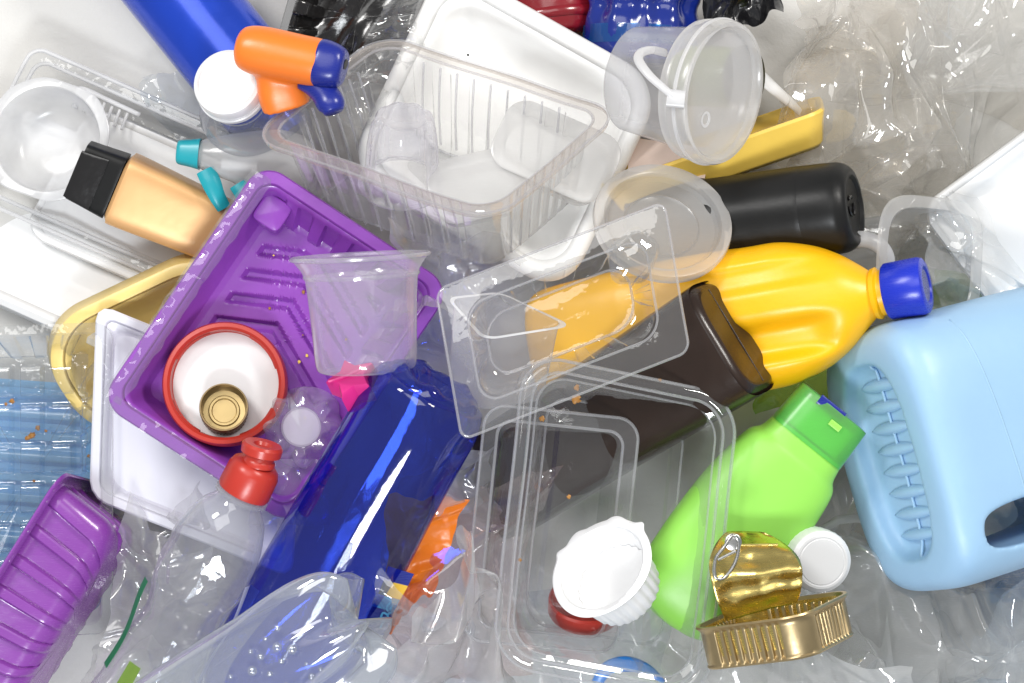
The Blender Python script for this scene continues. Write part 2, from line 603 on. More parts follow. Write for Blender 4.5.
# crumpled film -------------------------------------------------------------
def wave(X, Y, rng, lam, n=5):
    """smooth random field of about unit size, feature length lam"""
    h = np.zeros_like(X)
    for _ in range(n):
        a = rng.uniform(0, 6.283)
        l = lam * rng.uniform(.7, 1.6)
        h += np.sin((X * math.cos(a) + Y * math.sin(a)) * 6.283 / l + rng.uniform(0, 6.283))
    return h / math.sqrt(n * .5)


def crumple(X, Y, rng, scale):
    """long continuous folds with sharp crests, plus a few flat facets"""
    h = 0.30 * scale * wave(X, Y, rng, scale * 3.2, 4)
    a0 = rng.uniform(0, math.pi)
    for lam, am, nd in ((2.4, .42, 2), (1.35, .28, 3), (.62, .085, 2)):
        for k in range(nd):
            a = a0 + rng.normal(0, .75)
            u = X * math.cos(a) + Y * math.sin(a)
            ph = u / (lam * scale) * math.pi + 1.15 * wave(X, Y, rng, scale * lam * 2.6, 4) + rng.uniform(0, 6.28)
            crest = 1 - np.sqrt(np.sin(ph) ** 2 + .0025)
            mask = np.clip(.35 + .65 * wave(X, Y, rng, scale * lam * 2.2, 4), 0, 1.6)
            h += am * scale * mask * crest * rng.choice((1, 1, -1))
    # facets: upper envelope of tilted planes in patches
    x0, x1, y0, y1 = X.min(), X.max(), Y.min(), Y.max()
    n = int(min(120, max(6, (x1 - x0) * (y1 - y0) / (scale * scale) * .9)))
    px, py = rng.uniform(x0, x1, n), rng.uniform(y0, y1, n)
    g = rng.normal(0, .55, (n, 2))
    best = np.full(X.shape, 1e9)
    for k in range(n):
        du, dv = X - px[k], Y - py[k]
        best = np.minimum(best, g[k, 0] * du + g[k, 1] * dv + (du * du + dv * dv) / scale * .7)
    h += .45 * np.minimum(best, scale)
    h = h - h.mean()
    return h / max(1e-6, h.std()) * scale * .48


def film(name, label, cat, corners, mat, amp=1.0, scale=46, seed=1, nu=120, nv=120, edge=0.06, group=None, lift=0.0, bulge=0.0):
    """a crumpled sheet spanned between four corner points (P vectors)"""
    rng = np.random.default_rng(seed)
    c = [np.array(q) for q in corners]
    o = sum(c) / 4
    u, v = np.meshgrid(np.linspace(0, 1, nu), np.linspace(0, 1, nv), indexing='ij')
    # ragged outline
    ph = rng.uniform(0, 6.28, 8)

    def rag(t, k):
        return edge * (np.sin(t * 5 + ph[k]) * .5 + np.sin(t * 13 + ph[k + 1]) * .3 + np.sin(t * 29 + ph[k + 2]) * .15)
    uu = u + rag(v, 0) * (1 - u) * 1.0 + rag(v, 3) * u
    vv = v + rag(u, 2) * (1 - v) + rag(u, 5) * v
    B = ((1 - uu) * (1 - vv))[..., None] * c[0] + (uu * (1 - vv))[..., None] * c[1] + (uu * vv)[..., None] * c[2] + ((1 - uu) * vv)[..., None] * c[3]
    lu = np.linalg.norm(c[1] - c[0])
    lv = np.linalg.norm(c[3] - c[0])
    h = crumple(uu * lu, vv * lv, rng, scale) * amp
    hx = crumple(uu * lu + 7, vv * lv + 3, rng, scale * 1.3) * amp * .35
    hy = crumple(uu * lu + 1, vv * lv + 9, rng, scale * 1.3) * amp * .35
    n = np.cross(c[1] - c[0], c[3] - c[0])
    n /= np.linalg.norm(n)
    if n[2] < 0:
        n = -n
    B = B + h[..., None] * n + np.stack([hx, hy, np.zeros_like(hx)], -1)
    B[..., 2] += lift + bulge * np.sin(np.clip(u, 0, 1) * math.pi) * np.sin(np.clip(v, 0, 1) * math.pi)
    B[..., 2] = np.maximum(B[..., 2], 1.5 + .5 * rng.uniform())
    pts = (B - o).reshape(-1, 3)
    idx = np.arange(nu * nv).reshape(nu, nv)
    f = np.stack([idx[:-1, :-1], idx[1:, :-1], idx[1:, 1:], idx[:-1, 1:]], -1).reshape(-1, 4)
    return single(name, label, cat, (pts, f.tolist()), mat, Matrix.Translation(Vector(o)), group, sharp=55)


def quad(x0, y0, x1, y1, z=(10, 10, 10, 10), skew=0):
    return [P(x0, y0, z[0]), P(x1 + skew, y0, z[1]), P(x1, y1, z[2]), P(x0 - skew, y1, z[3])]


def blob(r, seed, flat=.3, n=14):
    rng = random.Random(seed)
    pts = [(r * (1 + rng.uniform(-.35, .35)) * math.cos(2 * math.pi * i / n), r * (1 + rng.uniform(-.35, .35)) * math.sin(2 * math.pi * i / n), 0) for i in range(n)]
    a = np.array(pts)
    return loft([a * [1, 1, 0], a * .7 + [0, 0, r * flat * .8], a * .25 + [0, 0, r * flat]], False, True)


# ==================================================================== THE SETTING
def build_table():
    m, nt, out = base_mat('white_table_board')
    p = N(nt, 'ShaderNodeBsdfPrincipled')
    nt.links.new(p.outputs[0], out.inputs[0])
    n1, n2 = noise_n(nt, 9, 5), noise_n(nt, 220, 6, .7)
    mx = N(nt, 'ShaderNodeMix', data_type='RGBA')
    mx.inputs['A'].default_value = (.57, .555, .53, 1)
    mx.inputs['B'].default_value = (.66, .65, .625, 1)
    nt.links.new(n1, mx.inputs['Factor'])
    r = N(nt, 'ShaderNodeMapRange')
    r.inputs[1].default_value = .70
    r.inputs[2].default_value = .78
    nt.links.new(n2, r.inputs[0])
    m2 = N(nt, 'ShaderNodeMix', data_type='RGBA')
    m2.inputs['B'].default_value = (.35, .33, .31, 1)
    nt.links.new(r.outputs[0], m2.inputs['Factor'])
    nt.links.new(mx.outputs['Result'], m2.inputs['A'])
    nt.links.new(m2.outputs['Result'], p.inputs['Base Color'])
    p.inputs['Roughness'].default_value = .55
    b = N(nt, 'ShaderNodeBump')
    b.inputs['Strength'].default_value = .25
    b.inputs['Distance'].default_value = .002
    nt.links.new(n2, b.inputs['Height'])
    nt.links.new(b.outputs[0], p.inputs['Normal'])
    h = 3000
    v = np.array([(-h, -h, 0), (h, -h, 0), (h, h, 0), (-h, h, 0)], float)
    ob = mesh('table_top', (v, [(0, 1, 2, 3)]), m, Matrix.Identity(4), (0, 0, 0), smooth=False)
    ob['kind'] = 'structure'


build_table()


# ==================================================================== LEFT SIDE
def clear_left_tray():
    M, hx, hy = QF(P(34, 46, 44), P(322, 172, 38), P(-42, 190, 34))
    t = Thing('clear_food_tray', 'large clear tray with comb ribs holding the white round bowl and the tan tube', 'tray', M)
    rim, well = tray(hx, hy, [(0, -5, 16, 0), (1, 0, 16, 0), (9, 0, 12, 0), (11, -4, 11, 0), (20, -26, 10, 1), (24, -30, 9, 0)],
                     nx=120, ny=80, ribs=(0, 0), split=3, warp=4, seed=3)
    t.part('rim', rim, 'clear_rim')
    t.part('well', well, 'clear')
    for ins_, w_ in ((0, 0), (10, -2)):
        t.part('rim_bead', tray_bead(hx, hy, ins_, w_, 14, 2.2, 4, 3), 'milky_white')
    # comb of moulded ribs
    I = Matrix.Identity(4)
    z = 40
    t.part('rib', tube([P(74, 108, z), P(78, 92, z + 2), P(84, 89, z + 2), P(110, 101, z + 2), P(140, 115, z + 1)], 2.4, 10, 6, flat=.7), 'milky_white', M=I, sharp=0)
    for i in range(7):
        x, y = 82 + i * 7.6, 92 + i * 3.5
        t.part('rib', tube([P(x, y, z), P(x - 3, y + 8, z), P(x - 6, y + 17, z - 1)], 1.6, 8, 4), 'milky_white', M=I, sharp=0)



def white_pad():
    # white foam tray lying inside the clear one
    M, hx, hy = QF(P(92, 104, 22), P(300, 195, 22), P(20, 232, 20))
    t = Thing('foam_tray', 'bright white foam tray lying inside the large clear tray', 'tray', M)
    rim, well = tray(hx, hy, [(0, -4, 26, 0), (2, 4, 25, 0), (8, 5, 22, 0), (26, -3, 20, 0)], split=2, warp=5, seed=8)
    t.part('rim', rim, 'white', solid=1.5)
    t.part('well', well, 'white', solid=1.5)


def white_bowl():
    M = DF(P(47, 139, 78), (-.05, .10, 1))
    t = Thing('yoghurt_cup', 'round white translucent cup with broad flange, seen from above', 'cup', M)

    def oct_mod(th, r, z, i):
        if i < 3:
            k = 1 + .035 * np.cos(4 * (th - .5)) + .012 * np.cos(8 * th)
            return r * k, z + .8 * np.sin(2 * th)
        return r, z
    t.part('flange', lathe([(60, -4), (60.5, 0), (59, 1), (52, 1), (51, -1)], 96, oct_mod), 'milky_white')
    t.part('cup_wall', lathe([(51, -1), (50, -10), (47, -28), (42, -40), (34, -46), (20, -48), (4, -48)], 96, cap1=True), 'milky_white')


def tan_tube():
    A, B = P(112, 184, 84), P(252, 245, 66)
    M = AF(A, B, up=(.10, -.28, 1))
    t = Thing('lotion_bottle', 'tan rectangular lotion bottle with black cap, tucked under the purple tray', 'bottle', M)
    t.part('bottle_body', body([(6, 20, 30, 5), (9, 23, 34, 5), (14, 24, 35.5, 5), (60, 23, 33.5, 5), (128, 21, 30, 5), (140, 19, 27, 4), (143, 10, 15, 3)], 96, 5), 'tan', sharp=60)
    c = t.part('cap', body([(-34, 16, 28, 7), (-33.5, 17, 29, 7), (-20, 18, 30, 7), (2, 20, 32, 7), (5, 20, 32, 7)], 72, 3), 'black')
    t.part('cap_groove', xf(body([(-37, 2, 24, 6), (-30, 3, 25, 6), (-10, 3, 27, 6)], 32, 3), Matrix.Translation((17, 2, 0))), 'black_gloss', parent=c)


def white_tub_left():
    M = DF(P(70, 232, 34), (-.03, .10, 1), -.42)
    t = Thing('white_tub_lid', 'large smooth white tub with rounded side at the left edge', 'tub', M)
    rim, well = tray(190, 92, [(-3, -26, 60, 0), (0, 0, 60, 0), (5, 3, 58, 0), (12, 0, 54, 0), (30, -26, 46, 0), (46, -32, 40, 0)], nc=20, split=3, warp=2)
    t.part('rim', rim, 'white', solid=2)
    t.part('well', well, 'white', solid=2)


def yellow_left():
    # corner of a yellow tray showing between the tan bottle and the white flat tray
    M, hx, hy = QF(P(224, 242, 86), P(26, 336, 76), P(300, 362, 54))
    t = Thing('yellow_food_tray', 'stained yellow food tray under the white flat tray at left', 'tray', M)
    rim, well = tray(hx, hy, [(-4, -22, 62, 0), (0, -1, 62, 0), (3, 1, 60, 0), (9, 1, 56, 0), (11, -2, 54, 0), (18, -16, 48, 0), (26, -27, 42, 0), (34, -33, 36, 0)], nc=18, split=4)
    t.part('rim', rim, 'yellow_pale', solid=1.5)
    t.part('well', well, 'yellow_pale', solid=1.5)
    for i, (x, y, r) in enumerate(((156, 277, 1.8), (164, 288, 2.2), (152, 287, 1.5), (170, 296, 1.4))):
        t.part('stain', blob(r, i), 'stain', M=Matrix.Translation(P(x, y, 52)))


def white_flat():
    M, hx, hy = QF(P(97, 304, 96), P(300, 386, 84), P(90, 497, 92))
    t = Thing('shallow_white_tray', 'shallow lavender white tray with angular corners under the purple tray', 'tray', M)
    rim, well = tray(hx, hy, [(1, -10, 16, 0), (0, 0, 16, 0), (1.5, 1.5, 15, 0), (8, 1.5, 11, 0), (10, 0, 10, 0), (15, -9, 16, 0), (18, -11, 18, 0)], nc=3, split=4, floor_rings=4, warp=1.5)
    t.part('rim', rim, 'white_lav', solid=1.5, sharp=25)
    t.part('well', well, 'white_lav', solid=1.5, sharp=25)


def blue_left():
    M, hx, hy = QF(P(-70, 374, 26), P(98, 386, 34), P(-70, 600, 44))
    t = Thing('blue_food_tray', 'bright blue ridged tray seen through the clear ribbed box', 'tray', M)
    rim, well = tray(hx, hy, [(0, -8, 16, 0), (0, 0, 16, 0), (7, 0, 12, 0), (18, -24, 10, 1), (22, -26, 8, 0)], ny=140, ribs=(0, 9), ramp=5, split=2,
                     floor=lambda x, y: 3.0 * np.clip(np.sin(y * .3) * 2, -1, 1), floor_rings=40)
    t.part('rim', rim, 'sky_tray', solid=1.5)
    t.part('well', well, 'sky_tray', solid=1.5)


def clear_box_left():
    M, hx, hy = QF(P(-70, 328, 98), P(112, 322, 98), P(-70, 640, 96))
    t = Thing('clear_ribbed_box', 'clear ribbed food box with sauce specks over the blue tray', 'box', M)

    def flo(x, y):
        # raised pads separated by channels, three columns
        cx = np.clip(np.abs(((x + 12) / 30 % 1) - .5) * 2, 0, 1)
        cy = np.clip(np.abs((y / 38 % 1) - .5) * 2, 0, 1)
        pad = np.clip((.80 - np.maximum(cx, cy)) * 5, 0, 1)
        return pad * pad * (3 - 2 * pad) * 13
    # dense grid floor turned into the well so that pads stay crisp
    rim, well = tray(hx, hy, [(0, -7, 18, 0), (0, 0, 18, 0), (9, 0, 13, 0), (11, -3, 12, 0), (24, -34, 14, 1), (30, -40, 14, .4)], nx=60, ny=150, ribs=(4, 8), ramp=7, split=3, floor_rings=1, warp=2)
    t.part('rim', rim, 'clear_rim')
    v, f = well
    wall_n = len(f) - 2 * (2 * (60 + 150) + 40)
    t.part('side_wall', (v, f[:3 * 460 - 460 + 0] if len(f) > 2000 else f), 'clear_box')
    gx, gy = np.meshgrid(np.linspace(-hx + 30, hx - 30, 90), np.linspace(-hy + 30, hy - 30, 190), indexing='ij')
    z = -40 + flo(gx, gy) + .8 * np.sin(gx * .07 + gy * .03)
    idx = np.arange(90 * 190).reshape(90, 190)
    ff = np.stack([idx[:-1, :-1], idx[1:, :-1], idx[1:, 1:], idx[:-1, 1:]], -1).reshape(-1, 4).tolist()
    t.part('base', (np.c_[gx.ravel(), gy.ravel(), z.ravel()], ff), 'clear_box', sharp=50)
    for i, (x, y, r) in enumerate(((12, 401, 2.6), (6, 404, 1.6), (32, 435, 3.6), (38, 428, 2.6), (46, 431, 1.6), (89, 456, 1.8), (28, 438, 2.5), (34, 481, 1.5))):
        t.part('sauce_speck', blob(r, i + 40), 'stain', M=Matrix.Translation(P(x, y, 66)))


def purple_main():
    M, hx, hy = QF(P(99, 402, 156), P(262, 161, 140), P(292, 527, 138))
    t = Thing('purple_food_tray', 'purple tray with chevron floor holding the red lid and clear cup', 'tray', M)

    def chev(x, y):
        q = (x + 0.55 * np.abs(y + 10) * 0.9 - 12) / 27.0
        k = np.abs(q % 1 - .5) * 2
        g = np.clip((k - .52) * 5, 0, 1)
        inside = np.clip((hy - 42 - np.abs(y)) / 4, 0, 1) * np.clip((hx - 46 - np.abs(x)) / 4, 0, 1)
        return -6.5 * g * inside
    rim, well = tray(hx, hy, [(1.5, -8, 24, 0), (0, -1, 24, 0), (1.2, .8, 23, 0), (10, 0.5, 17, 0), (12, -1.5, 16, 0), (16, -12, 15, .1), (24, -40, 13, 1), (29, -47, 12, .9), (34, -49, 12, .3)],
                     nx=150, ny=110, nc=12, ribs=(6, 5), ramp=8, duty=.15, rib_sides=(0, 1), split=4, floor=chev, floor_rings=46, warp=2.0, seed=5)
    t.part('rim', rim, 'purple', solid=1.2)
    w = t.part('well', well, 'purple', solid=1.2, sharp=30)
    # corner step pads
    for cx, cy in ((hx - 34, -hy + 34),):
        t.part('corner_step', xf(body([(-50, 16, 16, 5), (-22, 15, 15, 5), (-18, 13, 13, 5)], 40, 3), Matrix.Translation((cx, cy, 0))), 'purple', parent=w)
    # strip of clear lidding film still sealed along the left rim
    n = 90
    u = np.linspace(-hx + 8, hx - 10, n)
    rows = []
    for k, (y0, z0) in enumerate(((-hy - 3, -3), (-hy + 2, 2.5), (-hy + 8, 3), (-hy + 14, 2), (-hy + 19, 0))):
        zz = z0 + np.array([1.6 * noise.noise(Vector((q / 9, k * .9, 3))) for q in u])
        yy = y0 + np.array([2.2 * noise.noise(Vector((q / 14, k * .5, 8))) for q in u])
        rows.append(np.c_[u, yy, zz])
    t.part('film_strip', loft(rows, closed=False), 'clear_rim')
    v = np.array([2, 7, 12, 17])
    u2 = np.linspace(-hy + 10, hy - 30, 60)
    rows = [np.c_[np.full(60, -hx - 3 + q), u2, 2.5 + np.array([1.5 * noise.noise(Vector((x / 10, q, 1))) for x in u2])] for q in v]
    t.part('film_strip', loft(rows, closed=False), 'clear_rim')
    rng = random.Random(3)
    for i in range(16):
        x, y = rng.uniform(-hx + 50, hx - 45), rng.uniform(-hy + 45, hy - 45)
        t.part('food_speck', blob(rng.uniform(.8, 2.0), i + 70, .4, 9), 'stain' if i % 3 else 'yellow_tray', parent=w, M=M @ Matrix.Translation((x, y, -47)))


def red_lid():
    M = DF(P(225, 384, 128), (.03, .10, 1))
    t = Thing('red_screw_lid', 'red screw lid lying open side up with a white liner', 'lid', M)
    t.part('skirt', lathe([(54, -24), (58, -22), (59, -8), (58.5, 6), (57, 9), (53.5, 9.5), (51, 7), (50.5, -4), (51.5, -6), (50, -8), (50.5, -14), (49, -20)], 96), 'red')
    t.part('liner', lathe([(50.5, -14), (30, -13.5), (3, -13.5)], 80, cap1=True), 'cap_white')
    for i in range(4):
        a = i * 1.57 + .3
        pts = [(51 * math.cos(a + k * .2), 51 * math.sin(a + k * .2), -2 + k * 1.2) for k in range(5)]
        t.part('thread', tube(pts, 2.0, 8), 'red')


def bronze_cap():
    M = DF(P(224, 409, 132), (.10, .22, 1))
    t = Thing('bronze_bottle_cap', 'small bronze metal cap lying open on the white liner', 'cap', M)
    n = 88
    t.part('skirt', lathe([(20, -18), (22, -16), (22.5, 0), (23, 8), (22.6, 10), (21.4, 10), (20.6, 7), (19.6, -10)], n,
                          lambda th, r, z, i: (r + (.6 * np.cos(n / 2 * th) if i in (1, 2) else 0), z)), 'bronze')
    t.part('liner', lathe([(19.8, -10), (15, -10.5), (14, -8.5), (12, -8.5), (11, -10.5), (2, -10.5)], 64, cap1=True), 'brass')


def clear_cup():
    A, B = P(367, 374, 200), P(361, 266, 208)
    M = AF(A, B)
    t = Thing('plastic_cup', 'clear plastic cup with flared lip lying in the purple tray', 'cup', M)
    th_ = [(2, 8), (18, 6), (36, 2), (43, 3), (46, 12)]
    prof = dense([(3, 2), (30, 1.5), (41, 3), (46, 10), (48, 40), (50.5, 75), (53, 92), (60, 103), (63, 106)], 5)
    t.part('cup_wall', lathe(prof, 96, lambda th, r, z, i: (r * (1 + .012 * np.cos(2 * th + .5) * z / 110 + .008 * np.cos(5 * th)), z), cap0=True), 'cup')
    t.part('lip', lathe([(62, 105), (64.5, 106), (65, 108), (63.5, 109.5), (61.5, 108.5), (61, 106)], 96), 'milky_soft')
    t.part('step_ring', lathe([(52, 88), (53.5, 90), (53.4, 92), (52.5, 92)], 80), 'milky_soft')


def magenta_bit():
    M = DF(P(354, 384, 210), (-.25, .62, .75), .3)
    pts = []
    for i in range(10):
        a = math.pi / 2 + i * math.pi / 5
        r = 24 if i % 2 == 0 else 14
        pts.append((r * math.cos(a), r * math.sin(a)))
    t = Thing('pink_star_cap', 'magenta star shaped plastic piece beside the blue bottle', 'star', M)
    p = np.array(pts)
    t.part('star_body', loft([np.c_[p * .85, np.full(10, -14)], np.c_[p, np.full(10, -10)], np.c_[p, np.full(10, 8)], np.c_[p * .86, np.full(10, 12)]], True, True), 'magenta', sharp=25)
    t.part('ridge', tube([(-20, 3, 12), (0, 1, 13), (22, 4, 12)], 1.5, 6), 'magenta')


def flower_cup():
    M = DF(P(301, 427, 142), (-.02, .06, 1))
    t = Thing('petal_cup', 'small clear cup with petal shaped bumps below the red lid', 'cup', M)
    lobes = 8

    def mod(th, r, z, i):
        w = [0, .06, .13, .13, .10, .05, 0, 0, 0][min(i, 8)]
        return r * (1 + w * np.cos(lobes * th)), z + (2.5 * np.cos(lobes * th) if i in (2, 3, 4) else 0)
    t.part('petal_wall', lathe([(40, -44), (37, -24), (33, -6), (30, 1), (26, 4), (22, 4), (19.5, 3), (18.5, 1)], 128, mod), 'cup')
    t.part('centre_disc', lathe([(18.6, 1), (17, -1), (8, -1), (1, -1)], 64, cap1=True), 'milky_white')
    # torn skirt of the same cup lying over the purple floor
    n = 40
    u = np.linspace(0, 1, n)
    rows = []
    for k in range(14):
        q = k / 13
        x = -8 + (u - .5) * (56 + 22 * q) - q * 6
        y = -30 - 62 * q + 0 * u
        z = -14 - 10 * q + np.array([7 * noise.noise(Vector((a * 3.3, q * 3, 4))) for a in u])
        rows.append(np.c_[x, y, z])
    t.part('skirt', loft(rows, closed=False), 'cup')


def sports_bottle():
    A, B = P(252, 474, 205), P(134, 712, 150)
    M = AF(A, B)
    t = Thing('sports_drink_bottle', 'crushed clear drink bottle with red sports cap', 'bottle', M)

    def dent(r):
        r = r.copy()
        for j in range(len(r)):
            p = Vector((r[j, 0] / 30, r[j, 1] / 30, r[j, 2] / 55))
            k = 1 + .14 * abs(noise.noise(p)) * min(1, max(0, (r[j, 2] - 40) / 60)) - .08 * noise.noise(p * 1.7)* min(1, max(0, (r[j, 2] - 40) / 60))
            r[j, :2] *= k
        return r
    t.part('bottle_body', body([(14, 20, 20), (24, 21, 21), (30, 23, 23), (44, 31, 33), (70, 37, 40), (105, 39, 42), (140, 37, 36), (165, 36, 35), (200, 40, 41), (262, 42, 46), (285, 38, 42), (290, 15, 18)], 96, 6, cap0=False, disp=dent), 'pet', sharp=0)
    cap = t.part('cap', lathe([(6, -14), (17, -13), (22, -9), (24, -3), (24.5, 16), (24, 19), (21, 20)], 72, lambda th, r, z, i: (r + (.35 * np.cos(36 * th) if i in (3, 4) else 0), z)), 'red')
    t.part('spout', xf(lathe([(11, 0), (15, 1), (15, 5), (13.5, 7), (14, 10), (18.5, 12), (19, 19), (17, 21.5), (9, 21), (7, 18)], 56, cap1=True), Matrix.Translation((5, -2, -11)) @ Matrix.Rotation(math.pi + .22, 4, 'X')), 'red', parent=cap)
    t.part('neck_ring', lathe([(21, 20), (25, 21), (25.5, 24), (22, 25.5)], 64), 'pet')
    # remains of the printed sleeve
    def sleeve(th0, th1, z0, z1, r):
        rows = []
        for z in np.linspace(z0, z1, 24):
            th = np.linspace(th0, th1, 12)
            rr = r * (1 + .05 * np.sin(z / 17))
            rows.append(np.c_[rr * np.cos(th), rr * np.sin(th) * 1.05, np.full(12, z)])
        return loft(rows, closed=False)
    t.part('label_strip', sleeve(.95, 1.18, 128, 222, 44), 'green')
    t.part('label_strip', sleeve(-1.6, -1.25, 95, 215, 43), 'white_lav')
    t.part('green_smudge', sleeve(.2, .5, 200, 226, 44), M_['lime_film'])


def blue_bottle():
    A, B = P(438, 381, 212), P(276, 668, 150)
    M = AF(A, B)
    t = Thing('blue_drink_bottle', 'large translucent deep blue bottle lying across the purple tray', 'bottle', M)

    def dent(r):
        r = r.copy()
        for j in range(len(r)):
            a = math.atan2(r[j, 1], r[j, 0])
            p = Vector((math.cos(a) * 1.3, math.sin(a) * 1.3, r[j, 2] / 150))
            k = 1 + .004 * math.cos(9 * a + .4) + .012 * abs(noise.noise(p * 1.3)) + .02 * (noise.noise(p * .8))
            if r[j, 2] < 60:
                k += .05 * (60 - r[j, 2]) / 60 * noise.noise(Vector((math.cos(a) * 2.2, math.sin(a) * 2.2, r[j, 2] / 24)))
            r[j, :2] *= k
        return r
    t.part('bottle_body', body([(8, 40, 43), (10, 47, 51), (20, 51, 55), (40, 53, 57), (80, 54, 58), (180, 55, 61), (270, 55, 63), (335, 53, 61), (372, 40, 46), (395, 22, 24), (410, 17, 18), (425, 17, 18)], 110, 7, cap0=False, disp=dent), 'blue_pet', sharp=0)

    def petal(th, r, z, i):
        w = [0, .5, 1, .8, .3, 0, 0][min(i, 6)]
        zz = z - 3.5 * w * np.clip(np.cos(5 * th), 0, 1) + np.array([2 * noise.noise(Vector((math.cos(a) * 3, math.sin(a) * 3, i * .7))) for a in th])
        return r * (1 + .03 * np.cos(5 * th) * w), zz
    t.part('base', lathe([(46, 10), (44, 3), (37, 0), (28, 3), (18, 11), (8, 14), (2, 15)], 110, petal, cap1=True), 'blue_pet', sharp=0)


def crushed_bottle():
    A, B = P(354, 622, 262), P(190, 728, 232)
    M = AF(A, B)
    t = Thing('crushed_water_bottle', 'bluish clear bottle base wet with drops at the bottom edge', 'bottle', M)

    def lob(r):
        r = r.copy()
        for j in range(len(r)):
            a = math.atan2(r[j, 1], r[j, 0])
            z = r[j, 2]
            w = math.exp(-((z - 10) / 60) ** 2)
            r[j, :2] *= 1 + .20 * w * math.cos(5 * a + .6) + .04 * (1 - w) * math.cos(5 * a + .6) + .025 * noise.noise(Vector((math.cos(a) * 1.6, math.sin(a) * 1.6, z / 60)))
            if z < 40:
                r[j, 2] -= 28 * w * max(0, math.cos(5 * a + .6)) * (1 - z / 60)
        return r
    t.part('bottle_body', body([(4, 30, 34), (12, 42, 48), (28, 48, 56), (55, 50, 60), (110, 50, 62), (200, 50, 62), (240, 46, 56)], 120, 7, cap1=False, disp=lob), 'pet_blue', sharp=0)
    t.part('base_hub', lathe([(32, 4), (22, 10), (10, 17), (2, 18)], 60, cap1=True), 'pet_blue')
    t.part('seam_line', tube([(40, -40, 60), (40, -42, 110), (40, -43, 170), (40, -43, 230)], [2.5, 4, 5, 5], 10, 5, flat=.5), 'milky_white')  # milky strip that draws the white streak along the body
    rng = random.Random(4)
    k = 0
    for (px, py, r) in ((288, 637, 4.2), (304, 638, 4.4), (271, 647, 3), (293, 650, 2.6), (263, 661, 4.4), (281, 663, 2.8), (297, 674, 3), (323, 665, 3.4), (260, 643, 2.2), (332, 657, 2.4), (287, 619, 3), (275, 630, 2), (310, 676, 2.4), (265, 677, 2.6), (240, 668, 2.3), (318, 652, 1.8)):
        d = P(px, py, 262)
        loc = M.inverted() @ d
        rad = 53
        h = math.sqrt(max(60, rad * rad - (loc.y * 50 / 60) ** 2))
        c = M @ Vector((h + .5, loc.y, loc.z))
        t.part('water_drop', xf(body([(-r * .7, r * .5, r * .5), (-r * .3, r * .9, r * .9), (r * .3, r * .9, r * .9), (r * .75, r * .45, r * .45)], 14, 2), Matrix.Translation(c)), 'drop', M=Matrix.Identity(4), sharp=0)


def purple_corner():
    # tray lying on its side: opening to the left, long ribbed wall towards us
    r0, r1 = P(58, 482, 160), P(-74, 692, 176)
    a = (r1 - r0)
    ex = a.normalized()
    ez = (P(0, 500, 168) - P(56, 519, 174)).normalized()   # opening direction
    ez = (ez - ex * ez.dot(ex)).normalized()
    ey = ez.cross(ex)
    hx, hy = a.length / 2, 66
    if ey.z < 0:
        ey = -ey
    o = r0 + a / 2 - ey * hy
    M = Matrix(((ex[0], ey[0], ez[0], o[0]), (ex[1], ey[1], ez[1], o[1]), (ex[2], ey[2], ez[2], o[2]), (0, 0, 0, 1)))
    t = Thing('upturned_purple_tray', 'purple ribbed tray lying on its side in the bottom left corner', 'tray', M)
    rim, well = tray(hx, hy, [(-9, -3, 22, 0), (-10, 0, 22, 0), (-8, 1, 22, 0), (0, 0, 16, 0), (1, -3, 16, .2), (3, -12, 16, 1), (8, -52, 18, 1), (11, -60, 18, 1), (20, -68, 18, 1), (28, -70, 16, .8)],
                     nx=200, ny=90, nc=14, ribs=(6, 3), ramp=6, duty=-.55, sharpness=2.5, split=4, floor_rings=6)
    t.part('rim', rim, 'purple_dark', solid=1.4)
    t.part('well', well, 'purple_dark', solid=1.4, sharp=35)


for fn in (white_tub_left, white_pad, clear_left_tray, white_bowl, tan_tube, yellow_left, blue_left, clear_box_left, white_flat, purple_main, red_lid,
           bronze_cap, clear_cup, magenta_bit, flower_cup, sports_bottle, blue_bottle, crushed_bottle, purple_corner):
    fn()


# ==================================================================== TOP
def top_blue_bottle():
    A, B = P(160, -30, 62), P(262, 96, 66)
    M = AF(A, B)
    t = Thing('shiny_blue_bottle', 'shiny blue cylindrical bottle running off the top edge at left', 'bottle', M)
    t.part('bottle_body', body([(-60, 47, 47), (0, 48, 48), (150, 48, 48), (166, 46, 46), (174, 38, 38), (178, 30, 30)], 80, 5), 'blue_metal', sharp=50)
    t.part('neck', lathe([(30, 176), (22, 182), (20, 190), (20, 204)], 48, cap1=True), 'blue_metal')


def white_cap_bottle():
    c = P(227, 82, 178)
    ax = Vector((-.16, .26, 1)).normalized()
    M = DF(c, ax)
    t = Thing('clear_bottle_with_white_cap', 'clear bottle with white screw cap pointing up beside the orange trigger', 'bottle', M)
    cap = t.part('cap', lathe([(31.5, -26), (32.5, -24), (32.5, -14), (31, -13), (32.5, -12), (32.5, -3), (31.5, 0), (29, 1.5), (27.5, .5), (26.5, -.8), (10, -1.2), (1, -1.2)], 96, cap1=True), 'cap_white')
    t.part('bead', lathe([(32.4, -19), (33.6, -18), (33.6, -16.5), (32.4, -15.5)], 80), 'cap_white', parent=cap)
    t.part('neck', lathe([(26, -26), (26, -36), (29, -37), (29, -40), (27, -41)], 64), 'pet')
    t.part('shoulder', lathe([(27, -41), (40, -54), (47, -70), (48, -110), (48, -135), (40, -140), (2, -138)], 72, cap1=True), 'pet')


